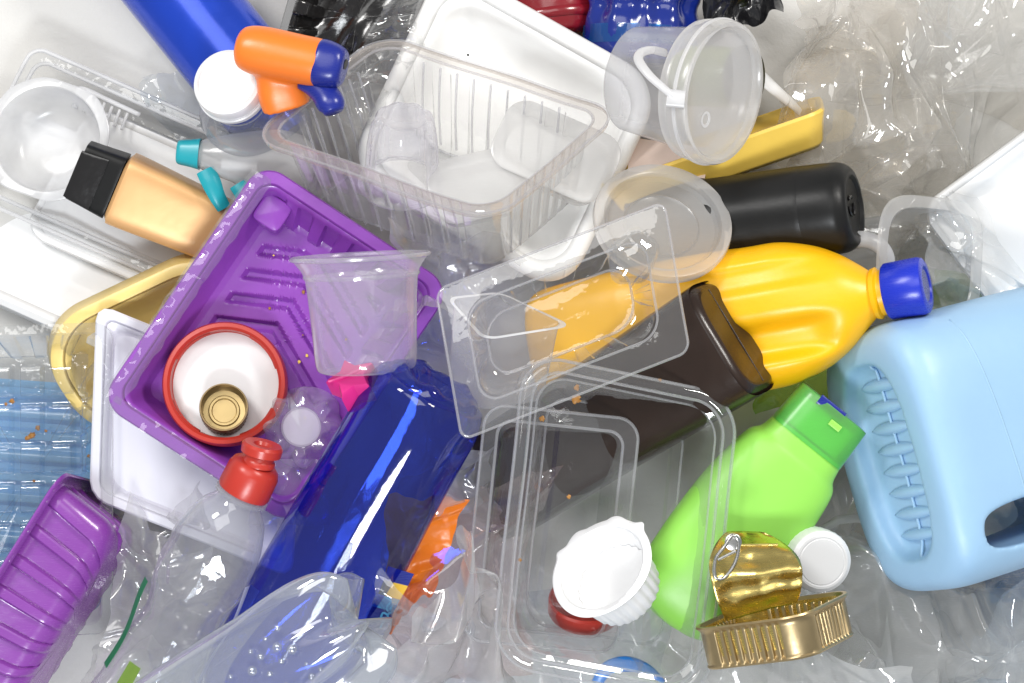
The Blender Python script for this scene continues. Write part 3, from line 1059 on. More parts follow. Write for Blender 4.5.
def orange_trigger():
    c = P(283, 100, 190)
    M = Matrix.Translation(c)
    t = Thing('orange_spray_trigger', 'orange spray bottle trigger head with blue nozzle', 'spray trigger', M)
    z = 205
    barrel = xf(body([(0, 5, 6), (2, 14, 14), (8, 19, 20), (25, 21, 23), (60, 21, 22.5), (80, 20, 22), (82, 16, 17)], 48, 4), AF(P(236, 46, z), P(333, 66, z + 8)))
    neck = xf(body([(0, 19, 23, 3), (16, 19, 23, 3), (34, 17, 20, 2.6), (54, 15, 24, 2.6)], 48, 4), AF(P(287, 105, 180), P(270, 52, 203)))
    web = xf(body([(0, 9, 10), (20, 12, 14), (40, 9, 12)], 32, 4), AF(P(262, 62, 203), P(312, 66, 203)))
    o = t.part('trigger_body', join(barrel, neck, web), 'orange', M=Matrix.Identity(4), sharp=0)
    remeshed(o, 1.6, 14)
    nz = t.part('nozzle', xf(body([(-7, 15, 16, 2.4), (-6, 19.5, 21.5, 2.4), (3, 19.5, 21.5, 2.5), (13, 17.5, 19, 2.6), (18, 14, 15, 2.4), (19, 8, 8)], 48, 4), AF(P(325, 64, z + 8), P(346, 69, z + 11))), 'navy', M=Matrix.Identity(4), sharp=45)
    t.part('nozzle_hole', xf(lathe([(5, 0), (4.5, 2), (2, 2)], 24, cap1=True), AF(P(344, 64, z + 14), P(348, 65, z + 15))), 'black', parent=nz, M=Matrix.Identity(4))
    t.part('trigger', tube([P(302, 80, 203), P(314, 85, 206), P(324, 93, 210), P(331, 104, 214), P(334, 112, 216)], [9, 11, 12.5, 13, 9], 20, 6, flat=.8), 'navy', M=Matrix.Identity(4), sharp=0)


def teal_trigger():
    z = 98
    M = Matrix.Translation(P(240, 178, z))
    t = Thing('clear_spray_trigger', 'translucent spray trigger head with teal nozzle above the purple tray', 'spray trigger', M)
    I = Matrix.Identity(4)
    b = t.part('trigger_body', join(
        xf(body([(0, 12, 12), (8, 15, 16), (40, 20, 25), (75, 22, 31), (100, 20, 27), (112, 12, 14)], 40, 4), AF(P(198, 154, z), P(300, 164, z))),
        xf(body([(0, 14, 12), (20, 14, 12), (46, 12, 10)], 32, 4), AF(P(246, 206, z - 10), P(252, 160, z)))), 'milky', M=I, sharp=0)
    remeshed(b, 2.2, 10)
    t.part('nozzle', xf(body([(-20, 8, 9, 3), (-18, 11, 11.5, 3), (-8, 12.5, 13, 3), (2, 14, 15, 3)], 32, 3), AF(P(198, 154, z), P(230, 157, z))), 'teal', M=I)
    t.part('trigger', tube([P(205, 170, z + 10), P(211, 182, z + 10), P(217, 196, z + 8), P(224, 208, z + 4)], [9, 9.5, 8, 7], 14, 5, flat=.5), 'teal', M=I)
    t.part('lever', tube([P(238, 184, z + 10), P(244, 194, z + 10), P(250, 208, z + 4)], [9, 9, 8], 14, 5, flat=.5), 'teal', M=I)
    t.part('piston', xf(body([(0, 6, 6), (34, 6, 6)], 20, 2), AF(P(222, 165, z + 2), P(250, 166, z + 2))), 'cap_white', M=I)


def dark_tray():
    M, hx, hy = QF(P(305, -60, 60), P(440, -44, 66), P(268, 70, 58))
    t = Thing('smoky_black_tray', 'glossy smoky black tray behind the orange trigger at the top', 'tray', M)
    rim, well = tray(hx, hy, [(0, -6, 18, 0), (0, 0, 18, 0), (8, 0, 14, 0), (14, -20, 12, 1), (22, -30, 10, 1)], nx=90, ny=90, ribs=(3, 3), ramp=10, split=2,
                     floor=lambda x, y: 5 * np.sin(x * .11) * np.sin(y * .06 + x * .03), floor_rings=24, warp=5)
    t.part('rim', rim, 'dark_tray')
    t.part('well', well, 'black_gloss', solid=1)


def white_big_tray():
    M, hx, hy = QF(P(444, -40, 92), P(664, 84, 116), P(345, 170, 100))
    t = Thing('white_meat_tray', 'large deep white tray behind the clear ribbed tray, speckled with crumbs', 'tray', M)
    rim, well = tray(hx, hy, [(8, -44, 30, 0), (1, -8, 42, 0), (0, -1, 42, 0), (2, 3, 41, 0), (6, 5, 38, 0), (11, 4.5, 35, 0), (16, 1, 32, 0), (24, -12, 28, 0), (33, -27, 24, 0), (44, -36, 20, 0), (58, -40, 16, 0)], nc=16, split=6, warp=2, floor=lambda x, y: -3 * np.exp(-(x * x + y * y) / 3000))
    t.part('rim', rim, 'white_foam', solid=2)
    t.part('well', well, 'white_foam', solid=2)
    for i, (x, y, r) in enumerate(((468, 55, 1.3), (491, 19, 1.2), (471, 16, .9), (543, 62, 1.2), (548, 68, 1.5), (520, 30, .8))):
        t.part('crumb', blob(r, i + 9, .5, 8), 'stain' if i > 2 else 'black', M=Matrix.Translation(P(x, y, 74)))


def clear_ribbed_tray():
    M, hx, hy = QF(P(250, 138, 196), P(492, 222, 262), P(383, 34, 130))
    t = Thing('clear_ribbed_tray', 'deep clear ribbed tray with dirty rim lying across the white tray', 'tray', M)
    rim, well = tray(hx, hy, [(-1, -6, 30, 0), (-1, -1, 30, 0), (1, 1.6, 29, 0), (5, 2.4, 25, 0), (9, 1.4, 23, 0), (11, -2, 21, 0), (13, -8, 21, .3), (22, -104, 18, 1), (29, -112, 16, .3)], nx=150, ny=110, nc=14, ribs=(9, 7), ramp=5.0, duty=.8, sharpness=8, split=5, warp=5, seed=2)
    t.part('rim', rim, 'clear_pink')
    w = t.part('well', well, 'clear')
    for ins_, w_, r_ in ((-1, 0, 30), (10, 0, 22), (28, -111, 16)):
        t.part('rim_bead', tray_bead(hx, hy, ins_, w_, r_, 1.3, 5, 2), 'milky_soft')
    for k in range(9):
        x = (-1 + 2 * (k + .5) / 9) * (hx - 44)
        for s_ in (-1, 1):
            t.part('rib', tube([(x, s_ * (hy - 13), -6), (x, s_ * (hy - 20), -60), (x * .97, s_ * (hy - 24), -108)], 1.0, 6, 4), 'milky_soft', parent=w)
    for k in range(7):
        y = (-1 + 2 * (k + .5) / 7) * (hy - 44)
        for s_ in (-1, 1):
            t.part('rib', tube([(s_ * (hx - 13), y, -6), (s_ * (hx - 20), y, -60), (s_ * (hx - 24), y * .97, -108)], 1.0, 6, 4), 'milky_soft', parent=w)


def fluted_cup():
    A, B = P(402, 176, 150), P(404, 116, 196)
    M = AF(A, B)
    t = Thing('fluted_clear_cup', 'small clear fluted cup upside down inside the ribbed tray', 'cup', M)
    t.part('cup_wall', lathe([(37, -8), (35, -4), (34, 0), (32, 40), (29, 60), (26, 66), (21, 68), (18, 66), (4, 65)], 120,
                             lambda th, r, z, i: (r * (1 + (.045 * np.cos(9 * th) if i < 6 else .01 * np.cos(9 * th))), z), cap1=True), 'cup')
    t.part('lip', lathe([(36, -9), (40, -10), (41, -8), (37, -6)], 90), 'milky_soft')


def milky_tub(x, y, z, hx, hy, spin, label, n=(0.05, .25, 1)):
    M = DF(P(x, y, z), n, spin)
    t = Thing('square_milky_tub', label, 'tub', M)
    rim, well = tray(hx, hy, [(8, -40, 20, 0), (3, -6, 22, 0), (1, 0, 22, 0), (0, 2, 22, 0), (2, 3, 21, 0), (10, 2, 16, 0)], nx=16, ny=16, split=3, floor=lambda a, b: 0 * a)
    t.part('side_wall', rim, 'milky')
    t.part('base', well, 'milky')


def dark_red_bottle():
    M = AF(P(556, 40, 40), P(540, -90, 40))
    t = Thing('dark_red_bottle', 'glossy dark red bottle at the top edge beside the white tray', 'bottle', M)
    t.part('bottle_body', body([(0, 20, 26), (4, 32, 38), (14, 38, 45), (60, 40, 47), (130, 40, 47)], 72, 5), 'red_dark', sharp=0)
    t.part('base_ring', body([(18, 39.5, 46.5), (21, 41, 48), (25, 41, 48), (28, 39.5, 46.8)], 64, 3, False, False), 'red_dark')


def blue_round_bottle():
    M = AF(P(640, 66, 62), P(648, -100, 66))
    t = Thing('deep_blue_bottle', 'deep blue glossy bottle at the top edge behind the handled tub', 'bottle', M)

    def lob(r):
        r = r.copy()
        a = np.arctan2(r[:, 1], r[:, 0])
        w = np.exp(-((r[:, 2] - 60) / 26) ** 2)
        r[:, :2] *= (1 + .07 * w * np.cos(10 * a))[:, None]
        return r
    t.part('bottle_body', body([(0, 36, 42), (5, 44, 52), (16, 48, 57), (40, 47, 56), (55, 43, 52), (75, 47, 56), (160, 48, 57)], 90, 6, disp=lob), 'blue_deep', sharp=0)
    t.part('label_band', body([(18, 48.8, 57.6), (36, 48.4, 57.2)], 72, 2, False, False), 'blue_film')


def handled_tub():
    c = P(722, 93, 215)
    n = Vector((.80, -.20, .60)).normalized()
    M = DF(c, n)
    t = Thing('handled_milky_tub', 'round milky tub with lid and carry handle resting on the yellow tray', 'tub', M)
    t.part('tub_wall', lathe([(45, -100), (49, -97), (58, -16), (59, -10)], 80, cap0=True), 'milky_soft')
    lid = t.part('lid', lathe([(60, -27), (64, -26), (65, -20), (64, -18), (66, -10), (66, 0), (64.5, 3), (61, 3.5), (59, 1), (58, -4), (55, -6), (20, -6.5), (3, -6.5)], 96, cap1=True), 'milky')
    t.part('lid_rib', lathe([(66, -10), (67.5, -9), (67.5, -7), (66, -6)], 90), 'milky_white', parent=lid)
    t.part('lid_mark', lathe([(7, -5.5), (7.5, -4.8), (5, -4.8), (4.6, -5.6)], 32), 'milky_white', parent=lid, M=M @ Matrix.Translation((-18, -22, 0)))
    I = Matrix.Identity(4)
    t.part('handle', tube([P(684, 106, 262), P(668, 92, 266), P(650, 76, 262), P(639, 61, 252), P(641, 53, 240), P(652, 50, 226), P(666, 53, 214)], [4, 3.6, 4, 4.5, 4.5, 4, 4], 12, 6, flat=.6), 'milky_white', M=I, sharp=0)
    t.part('handle_lug', xf(body([(-8, 5, 8, 4), (8, 5, 8, 4)], 24, 3), AF(P(667, 98, 262), P(688, 100, 264)) @ Matrix.Translation((0, 0, 8))), 'milky_white', M=I)


def yellow_right():
    M, hx, hy = QF(P(600, 188, 140), P(824, 110, 146), P(606, 170, 44))
    t = Thing('yellow_shallow_tray', 'yellow tray seen from its side under the handled tub', 'tray', M)
    rim, well = tray(hx, hy, [(14, -34, 14, 0), (10, -30, 16, 0), (4, -12, 18, 0), (0, -2, 18, 0), (1, .5, 17, 0), (6, 0, 14, 0), (12, -12, 12, 0), (16, -28, 10, 0)], split=5)
    t.part('rim', rim, 'yellow_tray', solid=1.2)
    t.part('well', well, 'yellow_tray', solid=1.2)


def cream_card():
    single('cream_card', 'cream cardboard sleeve standing between the yellow tray and handled tub', 'card',
           flat_outline([(0, 0), (72, -16), (78, 22), (2, 44)], 1.6), 'cream', DF(P(628, 172, 118), (-.1, .62, .78)), smooth=False)


def black_bottle():
    A, B = P(640, 234, 96), P(838, 208, 172)
    M = AF(A, B)
    t = Thing('black_bottle', 'matt black cylindrical bottle with its base to the right', 'bottle', M)

    t.part('bottle_body', body([(0, 44, 44), (100, 43.5, 43.5), (163, 43.5, 43.5), (166, 42.6, 42.6), (168, 43.2, 43.2), (196, 42.5, 42.5), (205, 40, 40), (211, 35, 35), (212, 29, 29)], 96, 5, cap1=False), 'black', sharp=60)
    b = t.part('base', lathe([(29, 212), (26, 209), (10, 208), (1, 208)], 64, cap1=True), 'black')
    R = M @ Matrix.Translation((4, 0, 208.5))
    for k in range(3):
        a = k * 2.094
        pts = [(9 * math.cos(a + q), 9 * math.sin(a + q), .8) for q in (0, .5, 1.0, 1.4)]
        t.part('recycling_mark', tube(pts, 1.3, 6, 4), 'black_gloss', parent=b, M=R)


def milky_lid():
    M = DF(P(663, 221, 190), (.14, .55, .82))
    t = Thing('round_milky_lid', 'round milky lid leaning between the white tray and black bottle', 'lid', M)
    t.part('rim', lathe([(60, -10), (63.5, -9), (65, -3), (64, 2), (60, 3), (55, 1), (53, -4)], 96), 'milky')
    t.part('panel', lathe([(53, -4), (50, -7), (36, -7.5), (34, -6), (32, -7.5), (14, -8), (2, -8)], 80, cap1=True), 'milky')


def olive_lid():
    M = DF(P(747, 78, 120), (.80, -.10, .58))
    t = Thing('olive_jar', 'olive green jar with dark lid behind the handled tub', 'jar', M)
    t.part('lid', lathe([(30, -8), (31, 0), (29, 3), (26, 2), (2, 2)], 64, cap1=True), 'olive')
    t.part('jar_body', lathe([(27, -8), (29, -14), (29, -70), (22, -74), (2, -74)], 64, cap1=True), 'olive_green')


def white_strip():
    single('white_plastic_spoon', 'narrow white plastic spoon handle beside the handled tub', 'spoon',
           tube([P(744, 62, 96), P(762, 78, 96), P(780, 94, 92), P(792, 104, 88), P(800, 112, 80)], [7, 6.5, 5.5, 4.5, 3.5], 12, 5, flat=.4), 'white', Matrix.Identity(4), sharp=50)


# ==================================================================== CENTRE
def clamshell():
    M, hx, hy = QF(P(436, 290, 282), P(664, 202, 272), P(462, 440, 282))
    # the right edge leans outward a little: skew comes from the corner points
    t = Thing('clear_clamshell', 'clear clamshell tray with wide flat flange over the yellow and brown bottles', 'tray', M)
    rim, well = tray(hx, hy, [(0, -3, 10, 0), (0, 0, 10, 0), (1, .6, 10, 0), (22, 0, 18, 0), (25, -3, 20, 0), (29, -26, 22, 1), (36, -34, 22, .5), (40, -35, 22, .2)], nx=110, ny=90, nc=14, ribs=(4, 3), ramp=5, duty=.4, split=3, warp=6, seed=4)
    t.part('flange', rim, 'clear_rim')
    t.part('well', well, 'clear_grey')
    for ins_, w_, r_ in ((0, 0, 10), (23, -.5, 19), (39, -34.5, 22)):
        t.part('rim_bead', tray_bead(hx, hy, ins_, w_, r_, 1.2, 6, 4), 'milky_soft')
    t.part('corner_post', xf(lathe([(24, -20), (22, -6), (18, 6), (11, 10), (3, 11)], 48, lambda th, r, z, i: (r * (1 + .06 * np.cos(5 * th)), z), cap1=True), Matrix.Translation((hx - 34, -hy + 36, 0))), 'clear_box')


def inner_milky_tub():
    a, b, c, d = P(447, 298, 232), P(500, 292, 222), P(572, 326, 240), P(484, 340, 246)
    q = [np.array(v) for v in (a, d, c, b)]

    def ring(scale, dz, dx, dy, n=14, rad=.16):
        pts = []
        p, nn, _, _ = rr_ring(.5, .5, rad, n, n, 8)
        for u, v in (p * scale + .5):
            pts.append((1 - u) * (1 - v) * q[0] + u * (1 - v) * q[1] + u * v * q[2] + (1 - u) * v * q[3] + np.array([dx, dy, dz]))
        return np.array(pts)
    o = sum(q) / 4
    M = Matrix.Translation(Vector(o))
    t = Thing('small_milky_tub', 'small milky tub with white lip inside the clear clamshell', 'tub', M)
    I = Matrix.Identity(4)
    t.part('lip', loft([ring(1.0, 0, 0, 0), ring(1.02, 1.5, 0, 0), ring(.93, 2, 0, 0), ring(.92, -1, 0, 0)]), 'milky_white', M=I)
    t.part('side_wall', loft([ring(.92, -1, 0, 0), ring(.90, -30, -4, -28), ring(.86, -60, -8, -58), ring(.8, -74, -9, -70), ring(.1, -76, -9, -72)], False, True), 'milky_soft', M=I, sharp=60)


def yellow_bottle():
    A, B = P(540, 352, 88), P(880, 293, 212)
    M = AF(A, B)
    t = Thing('yellow_jug_bottle', 'bright yellow handled bottle with blue screw cap', 'bottle', M)
    L = (B - A).length
    k = L / 350

    def grip(r):
        r = r.copy()
        top = np.clip(r[:, 0] / 30, 0, 1)
        z = r[:, 2] / k
        win = 1 / (1 + np.exp(-(z - 165) / 8)) / (1 + np.exp((z - 302) / 8))
        up = np.exp(-((r[:, 1] + 33) / 11) ** 4) * .7
        dn = np.exp(-((r[:, 1] - 26) / 17) ** 4)
        r[:, 0] -= top * win * (up * 7 + dn * 17)
        # moulded panel line round the lower body
        r[:, 0] -= top * 3 * np.exp(-((z - 120) / 4) ** 2)
        return r
    keys = [(-4, 18, 26, 3), (0, 30, 42, 3.2), (8, 38, 54, 3.4), (30, 42, 60, 3.4), (110, 44, 64, 3.2), (180, 45, 68, 3, 0, 3), (230, 45, 67, 2.8, 0, 4), (262, 44, 65, 2.7, 0, 3), (292, 40, 56, 2.5, 0, 2), (316, 34, 43, 2.2, 0, 1), (334, 26, 29, 2, 0, 0), (344, 20.5, 21, 2, 0, 0), (350, 19.5, 19.5, 2, 0, 0)]
    keys = [(q[0] * k, *q[1:]) for q in keys]
    t.part('bottle_body', body(keys, 150, 9, disp=grip), 'yellow', sharp=0)
    t.part('neck', lathe([(19.5, L - 12), (19.5, L - 6), (23, L - 5), (24, L - 1), (21, L + 1), (20, L + 12)], 64), 'yellow')
    cap = t.part('cap', lathe([(24, L + 6), (25.5, L + 8), (26, L + 38), (25, L + 42), (22.5, L + 43.5), (17.5, L + 43.5), (16, L + 41.5), (2, L + 41.5)], 90,
                              lambda th, r, z, i: (r + (.35 * np.cos(45 * th) if i in (1, 2) else 0), z), cap1=True), 'blue_cap')
    t.part('cap_disc', lathe([(15, L + 41.6), (14.5, L + 42.4), (2, L + 42.4)], 56, cap1=True), 'navy', parent=cap)
    return M


def brown_bottle():
    A, B = P(484, 494, 70), P(734, 336, 218)
    M = AF(A, B, up=(-.05, .10, 1))
    t = Thing('dark_brown_bottle', 'dark brown square shouldered bottle lying under the clear trays', 'bottle', M)
    L = (B - A).length
    e = 3.6
    t.part('bottle_body', body([(-14, 14, 18, 2), (-6, 26, 34, 2.6), (8, 38, 50, 3.5), (28, 41, 54, 4), (L * .5, 42, 55, e), (L - 16, 43, 58, e), (L - 7, 42, 57, e), (L - 2, 39.5, 54.5, e), (L + 1, 36, 51, e), (L + 2, 33, 48, e)], 100, 5, cap1=False), 'brown', sharp=50)
    x, y = sup(100, e)
    rings = [np.c_[x * 33, y * 48, np.full(100, L + 2)], np.c_[x * 28, y * 43, np.full(100, L + 2.4)], np.c_[x * 15, y * 26, np.full(100, L + 2.2)], np.c_[x * 1, y * 2, np.full(100, L + 2)]]
    b = t.part('base', loft(rings, False, True), 'brown', sharp=40)
    t.part('seam_line', tube([(0, -48, L + 2), (0, 0, L + 2.3), (0, 48, L + 2)], .7, 6), 'brown', parent=b)


def big_clear_tray(x=0, y=0, z=0, label='', name='clear_deep_tray', s=1.0, sd=6):
    M, hx, hy = QF(P(526 + x, 354 + y, 258 + z), P(738 + x, 398 + y, 236 + z), P(493 + x, 662 + y, 254 + z))
    t = Thing(name, label, 'tray', M)
    rim, well = tray(hx, hy, [(0, -5, 36, 0), (-1.5, -2, 37, 0), (0, 1, 36, 0), (2.5, 2.6, 35, 0), (6, 2.4, 32, 0), (9, 0, 29, 0), (11, -6, 28, 0), (15, -8, 28, 0), (24, -58, 24, .6), (32, -66, 22, 0), (42, -66, 20, 0), (46, -62, 18, 0)], nx=60, ny=80, nc=16, ribs=(3, 4), ramp=3, duty=.3, split=6, warp=7, seed=sd)
    t.part('rim', rim, 'clear_rim')
    w = t.part('well', well, 'clear_grey')
    for ins_, w_, r_, q_ in ((-1, -1, 37, 1.5), (9.5, -.5, 29, 1.3), (15, -8, 28, 1.0), (33, -66, 22, 1.2)):
        t.part('rim_bead', tray_bead(hx, hy, ins_, w_, r_, q_, 7, sd), 'milky_soft')
    for i, (px, py, r) in enumerate(((576, 399, 4.5), (577, 388, 2.8), (542, 419, 2.6), (569, 497, 2), (660, 380, 1.6), (520, 560, 1.5))):
        t.part('food_stain', blob(r, i + 200, .3), 'stain', parent=w, M=Matrix.Translation(P(px, py, 242)))
    return t


def stacked_clear():
    M, hx, hy = QF(P(486, 404, 222), P(640, 420, 205), P(462, 640, 214))
    t = Thing('clear_side_tray', 'clear tray half hidden below the deep clear tray, left edge showing', 'tray', M)
    for ins_, w_, r_ in ((0, 0, 20), (13, -2, 14)):
        t.part('rim_bead', tray_bead(hx, hy, ins_, w_, r_, 1.4, 5, 12), 'milky_soft')
    rim, well = tray(hx, hy, [(0, -5, 20, 0), (0, 0, 20, 0), (12, 0, 14, 0), (14, -5, 13, 0), (22, -50, 14, .6), (30, -56, 12, 0)], split=3, warp=5, seed=12)
    t.part('rim', rim, 'clear_rim')
    t.part('well', well, 'clear_grey')


def lime_bottle():
    A, B = P(668, 612, 176), P(808, 440, 190)
    M = AF(A, B, up=(.06, .0, 1))
    t = Thing('lime_green_bottle', 'lime green shampoo bottle with darker green flip cap', 'bottle', M)
    L = (B - A).length
    t.part('bottle_body', body([(-8, 8, 14, 2), (-4, 18, 34, 2.2), (6, 26, 48, 2.5), (30, 31, 51, 2.6), (80, 34, 55, 2.6), (130, 33, 55.5, 2.6), (175, 30, 50, 2.5), (L - 16, 27, 42, 2.6), (L - 4, 26, 39, 2.8), (L, 25, 38, 2.8)], 110, 6), 'lime', sharp=0)
    cap = t.part('cap', body([(L - 3, 26.5, 38.4, 3), (L, 27, 38.8, 3), (L + 34, 26, 37, 3), (L + 38, 25, 36, 3), (L + 39, 20, 30, 3)], 100, 3), 'lime_cap', sharp=40)
    t.part('hinge', xf(body([(-6, 1.4, 3, 4), (6, 1.4, 3, 4)], 24, 2), Matrix.Translation((27, 6, L + 26)) @ Matrix.Rotation(math.pi / 2, 4, 'X')), 'lime', parent=cap)
    t.part('lid_gap', xf(body([(-14, 1.5, 5, 3), (14, 1.5, 5, 3)], 24, 2), Matrix.Translation((24, -6, L + 36)) @ Matrix.Rotation(math.pi / 2, 4, 'X')), 'navy', parent=cap)
    t.part('cap_inner', body([(L + 2, 20, 30, 3), (L + 30, 20, 30, 3)], 48, 2), 'lime', parent=cap)


def light_blue_jug():
    A, B = P(886, 464, 206), P(1170, 380, 60)
    M = AF(A, B, up=(0, .04, 1))
    t = Thing('light_blue_jug', 'large light blue jug lying with its ribbed base to the left', 'jug', M)
    HX, HY = 84, 124
    keys = [(0, HX - 22, HY - 22, 3.2), (2, HX - 12, HY - 12, 3.4), (9, HX - 4, HY - 4, 3.6), (22, HX, HY, 3.8), (60, HX + 1, HY + 1, 3.8), (200, HX, HY, 3.6), (330, HX - 8, HY - 6, 3.2), (380, HX - 40, HY - 50, 2.5)]
    I = Matrix.Identity(4)
    b = t.part('jug_body', body(keys, 120, 6), 'sky', sharp=0)

    def tmp(vf):
        return mesh('cutter', vf, 'sky', M, M.translation) if False else mesh('cutter', vf, 'sky', M, t.o)
    slot = tmp(body([(-20, 48, 94, 3), (14, 42, 88, 3), (16, 30, 74, 3)], 60, 3))
    b.parent = None
    remeshed(b, 3.0, 0, cut=slot)
    hole = tmp(xf(body([(-160, 20, 76, 3.5), (0, 20, 76, 3.5), (160, 20, 76, 3.5)], 60, 2), Matrix.Translation((0, 78, 106)) @ Matrix(((0, 0, 1, 0), (1, 0, 0, 0), (0, 1, 0, 0), (0, 0, 0, 1)))))
    remeshed(b, 2.4, 12, cut=hole)
    b.parent = t.root
    b.data.materials.clear()
    b.data.materials.append(M_['sky'])
    for i in range(8):
        y = -70 + i * 20
        t.part('base_rib', xf(body([(-34, .8, .8), (-20, 5, 4.5), (0, 7, 6), (20, 5, 4.5), (34, .8, .8)], 20, 3), Matrix.Translation((2, y, 16.5)) @ Matrix.Rotation(math.pi / 2, 4, 'Y')), 'sky', sharp=0)
    pl = []
    for y in np.linspace(-112, 118, 16):
        zz = 58 + 26 * math.sin((y + 112) / 230 * math.pi * .5) - y * .05
        pl.append(((HX + .6) * (1 - min(.98, abs(y / (HY + 1))) ** 3.8) ** (1 / 3.8), y, zz))
    t.part('panel_line', tube(pl, 1.0, 8, 4), 'sky', sharp=0)
    t.part('seam_line', tube([(4, -104, 2), (5, -88, 9), (4, -80, 14), (5, -30, 14), (6, 20, 14), (4, 70, 14), (3, 84, 11), (2, 106, 2)], 1.5, 8), 'sky', sharp=0)


def creamer():
    c = P(602, 568, 262)
    n = Vector((-.74, .80, 1)).normalized()
    M = DF(c, n, .2)
    t = Thing('creamer_pot', 'torn white fluted creamer pot inside the deep clear tray', 'pot', M)

    def torn(th, r, z, i):
        k = np.zeros_like(th)
        if i in (0, 1, 2):
            k = 4.5 * np.clip(np.sin(th * 7 + .7), 0, 1) * np.exp(-((th - 1.5) / .7) ** 2) + 5 * np.exp(-((th - .45) / .10) ** 2) + 4 * np.exp(-((th - 2.35) / .10) ** 2)
        return r + k, z + (1.2 * np.sin(3 * th) if i < 3 else 0)
    t.part('flange', lathe([(48, -1), (49, .5), (47, 1.5), (42.5, 1.5), (41, 0)], 120, torn), 'white', solid=.8)
    t.part('fluted_wall', lathe([(41, 0), (39, -6), (37, -26), (35, -42), (33, -45)], 180, lambda th, r, z, i: (r * (1 + .022 * np.cos(26 * th) * min(1, i)), z)), 'white', solid=.8)
    t.part('base', lathe([(36.3, -25), (33, -27), (3, -27)], 180, lambda th, r, z, i: (r * (1 + .022 * np.cos(26 * th) * (i == 0)), z), cap1=True), 'white')  # made-up inner floor, raised above the foot so the inside stays bright
    t.part('foot', lathe([(33, -45), (28, -46), (3, -46)], 60, cap1=True), 'white')


def red_dish():
    M = DF(P(585, 602, 168), (.05, .84, .55))
    t = Thing('red_jar_lid', 'red lid under the white creamer pot', 'lid', M)
    t.part('skirt', lathe([(33, -12), (34, -10), (34, 2), (32, 4), (30, 2)], 72), 'red')
    t.part('panel', lathe([(30, 2), (26, 0), (2, 0)], 60, cap1=True), 'red')


def gold_can():
    # rounded-square fish tin standing on its side, its lid rolled up towards the green bottle
    c = P(776, 630, 262)
    n = Vector((-.22, .97, .00)).normalized()
    M = DF(c, n, -.60)
    t = Thing('gold_fish_tin', 'opened gold tin with ribbed sides and peeled lid on the lime bottle', 'tin', M)
    prof = [(6, -24, 20, 0), (2, -25, 22, 0), (1, -23, 23, 0), (2, -21, 23, .3), (2, -18, 22, 1), (2, 14, 22, 1), (2, 17, 22, .3), (0, 20, 24, 0), (-1.5, 22, 25, 0), (-1, 24, 25, 0), (2, 24, 23, 0), (3, 20, 22, 0), (5, -20, 20, 0), (8, -21, 18, 0)]
    prof = [(a, b * .78, c, d) for a, b, c, d in prof]
    rim, well = tray(58, 52, prof, nx=160, ny=160, nc=16, ribs=(9, 9), ramp=2.6, duty=0, sharpness=1.2, split=11, floor_rings=2)
    t.part('can_wall', rim, 'gold', sharp=50)
    t.part('can_inside', well, 'gold_lid')
    I = Matrix.Identity(4)
    # lid: curled sheet
    lid_pts = []
    nu_, nv_ = 30, 40
    bl, br = P(720, 622, 266), P(802, 600, 256)
    tl, tr = P(708, 530, 236), P(782, 532, 226)
    for i in range(nu_):
        row = []
        u = i / (nu_ - 1)
        for j in range(nv_):
            v = j / (nv_ - 1)
            # rounded top corners
            w = 1.0 if v < .6 else math.sqrt(max(0.02, 1 - ((v - .6) / .42) ** 2 * .85))
            uu = .5 + (u - .5) * (.86 + .3 * math.sin(v * 2.6)) * w
            p = (bl * (1 - uu) + br * uu) * (1 - v) + (tl * (1 - uu) + tr * uu) * v
            p = p + Vector((0, 0, 26 * math.sin(v * 3.0) + 3.5 * noise.noise(Vector((u * 4, v * 4, 2))) + 10 * abs(u - .5) - 4 * math.sin(v * 22) * .3))
            row.append(p)
        lid_pts.append(np.array([list(q) for q in row]))
    lid = t.part('lid', loft(lid_pts, closed=False), 'gold_lid', M=I, solid=1.0, sharp=0)
    t.part('lid_bead', tube([tuple(lid_pts[i][int(33)] + np.array([0, 0, 1.5])) for i in (3, 8, 14, 20, 26)], 1.3, 8), 'gold_lid', parent=lid, M=I)
    z = 290
    rg = t.part('ring_pull', tube([P(714, 570, z), P(716, 558, z), P(725, 546, z + 1), P(732, 536, z + 1), P(738, 540, z), P(738, 553, z), P(733, 567, z), P(724, 578, z - 1), P(716, 578, z)], 1.7, 10, 6, closed=True), 'steel', parent=lid, M=I)
    t.part('rivet', xf(lathe([(7, 0), (7.5, 2), (5, 3), (1, 3)], 24, cap1=True), Matrix.Translation(P(733, 542, z - 3))), 'steel', parent=lid, M=I)
    t.part('ring_bridge', tube([P(718, 560, z), P(726, 556, z), P(736, 551, z)], 1.5, 8), 'steel', parent=lid, M=I)


def white_cap_low():
    M = DF(P(822, 562, 222), (.20, -.06, 1))
    t = Thing('white_screw_cap', 'white screw cap lying between the green bottle and the gold tin', 'cap', M)
    t.part('skirt', lathe([(27, -32), (28.5, -31), (29, -6), (28, -2), (24.5, .5)], 90, lambda th, r, z, i: (r + (.25 * np.cos(60 * th) if i in (1, 2) else 0), z)), 'cap_white')
    t.part('top', lathe([(24.5, .5), (22.5, .7), (22, .2), (21, .2), (20.5, .7), (10, .8), (1, .8)], 72, cap1=True), 'cap_white')


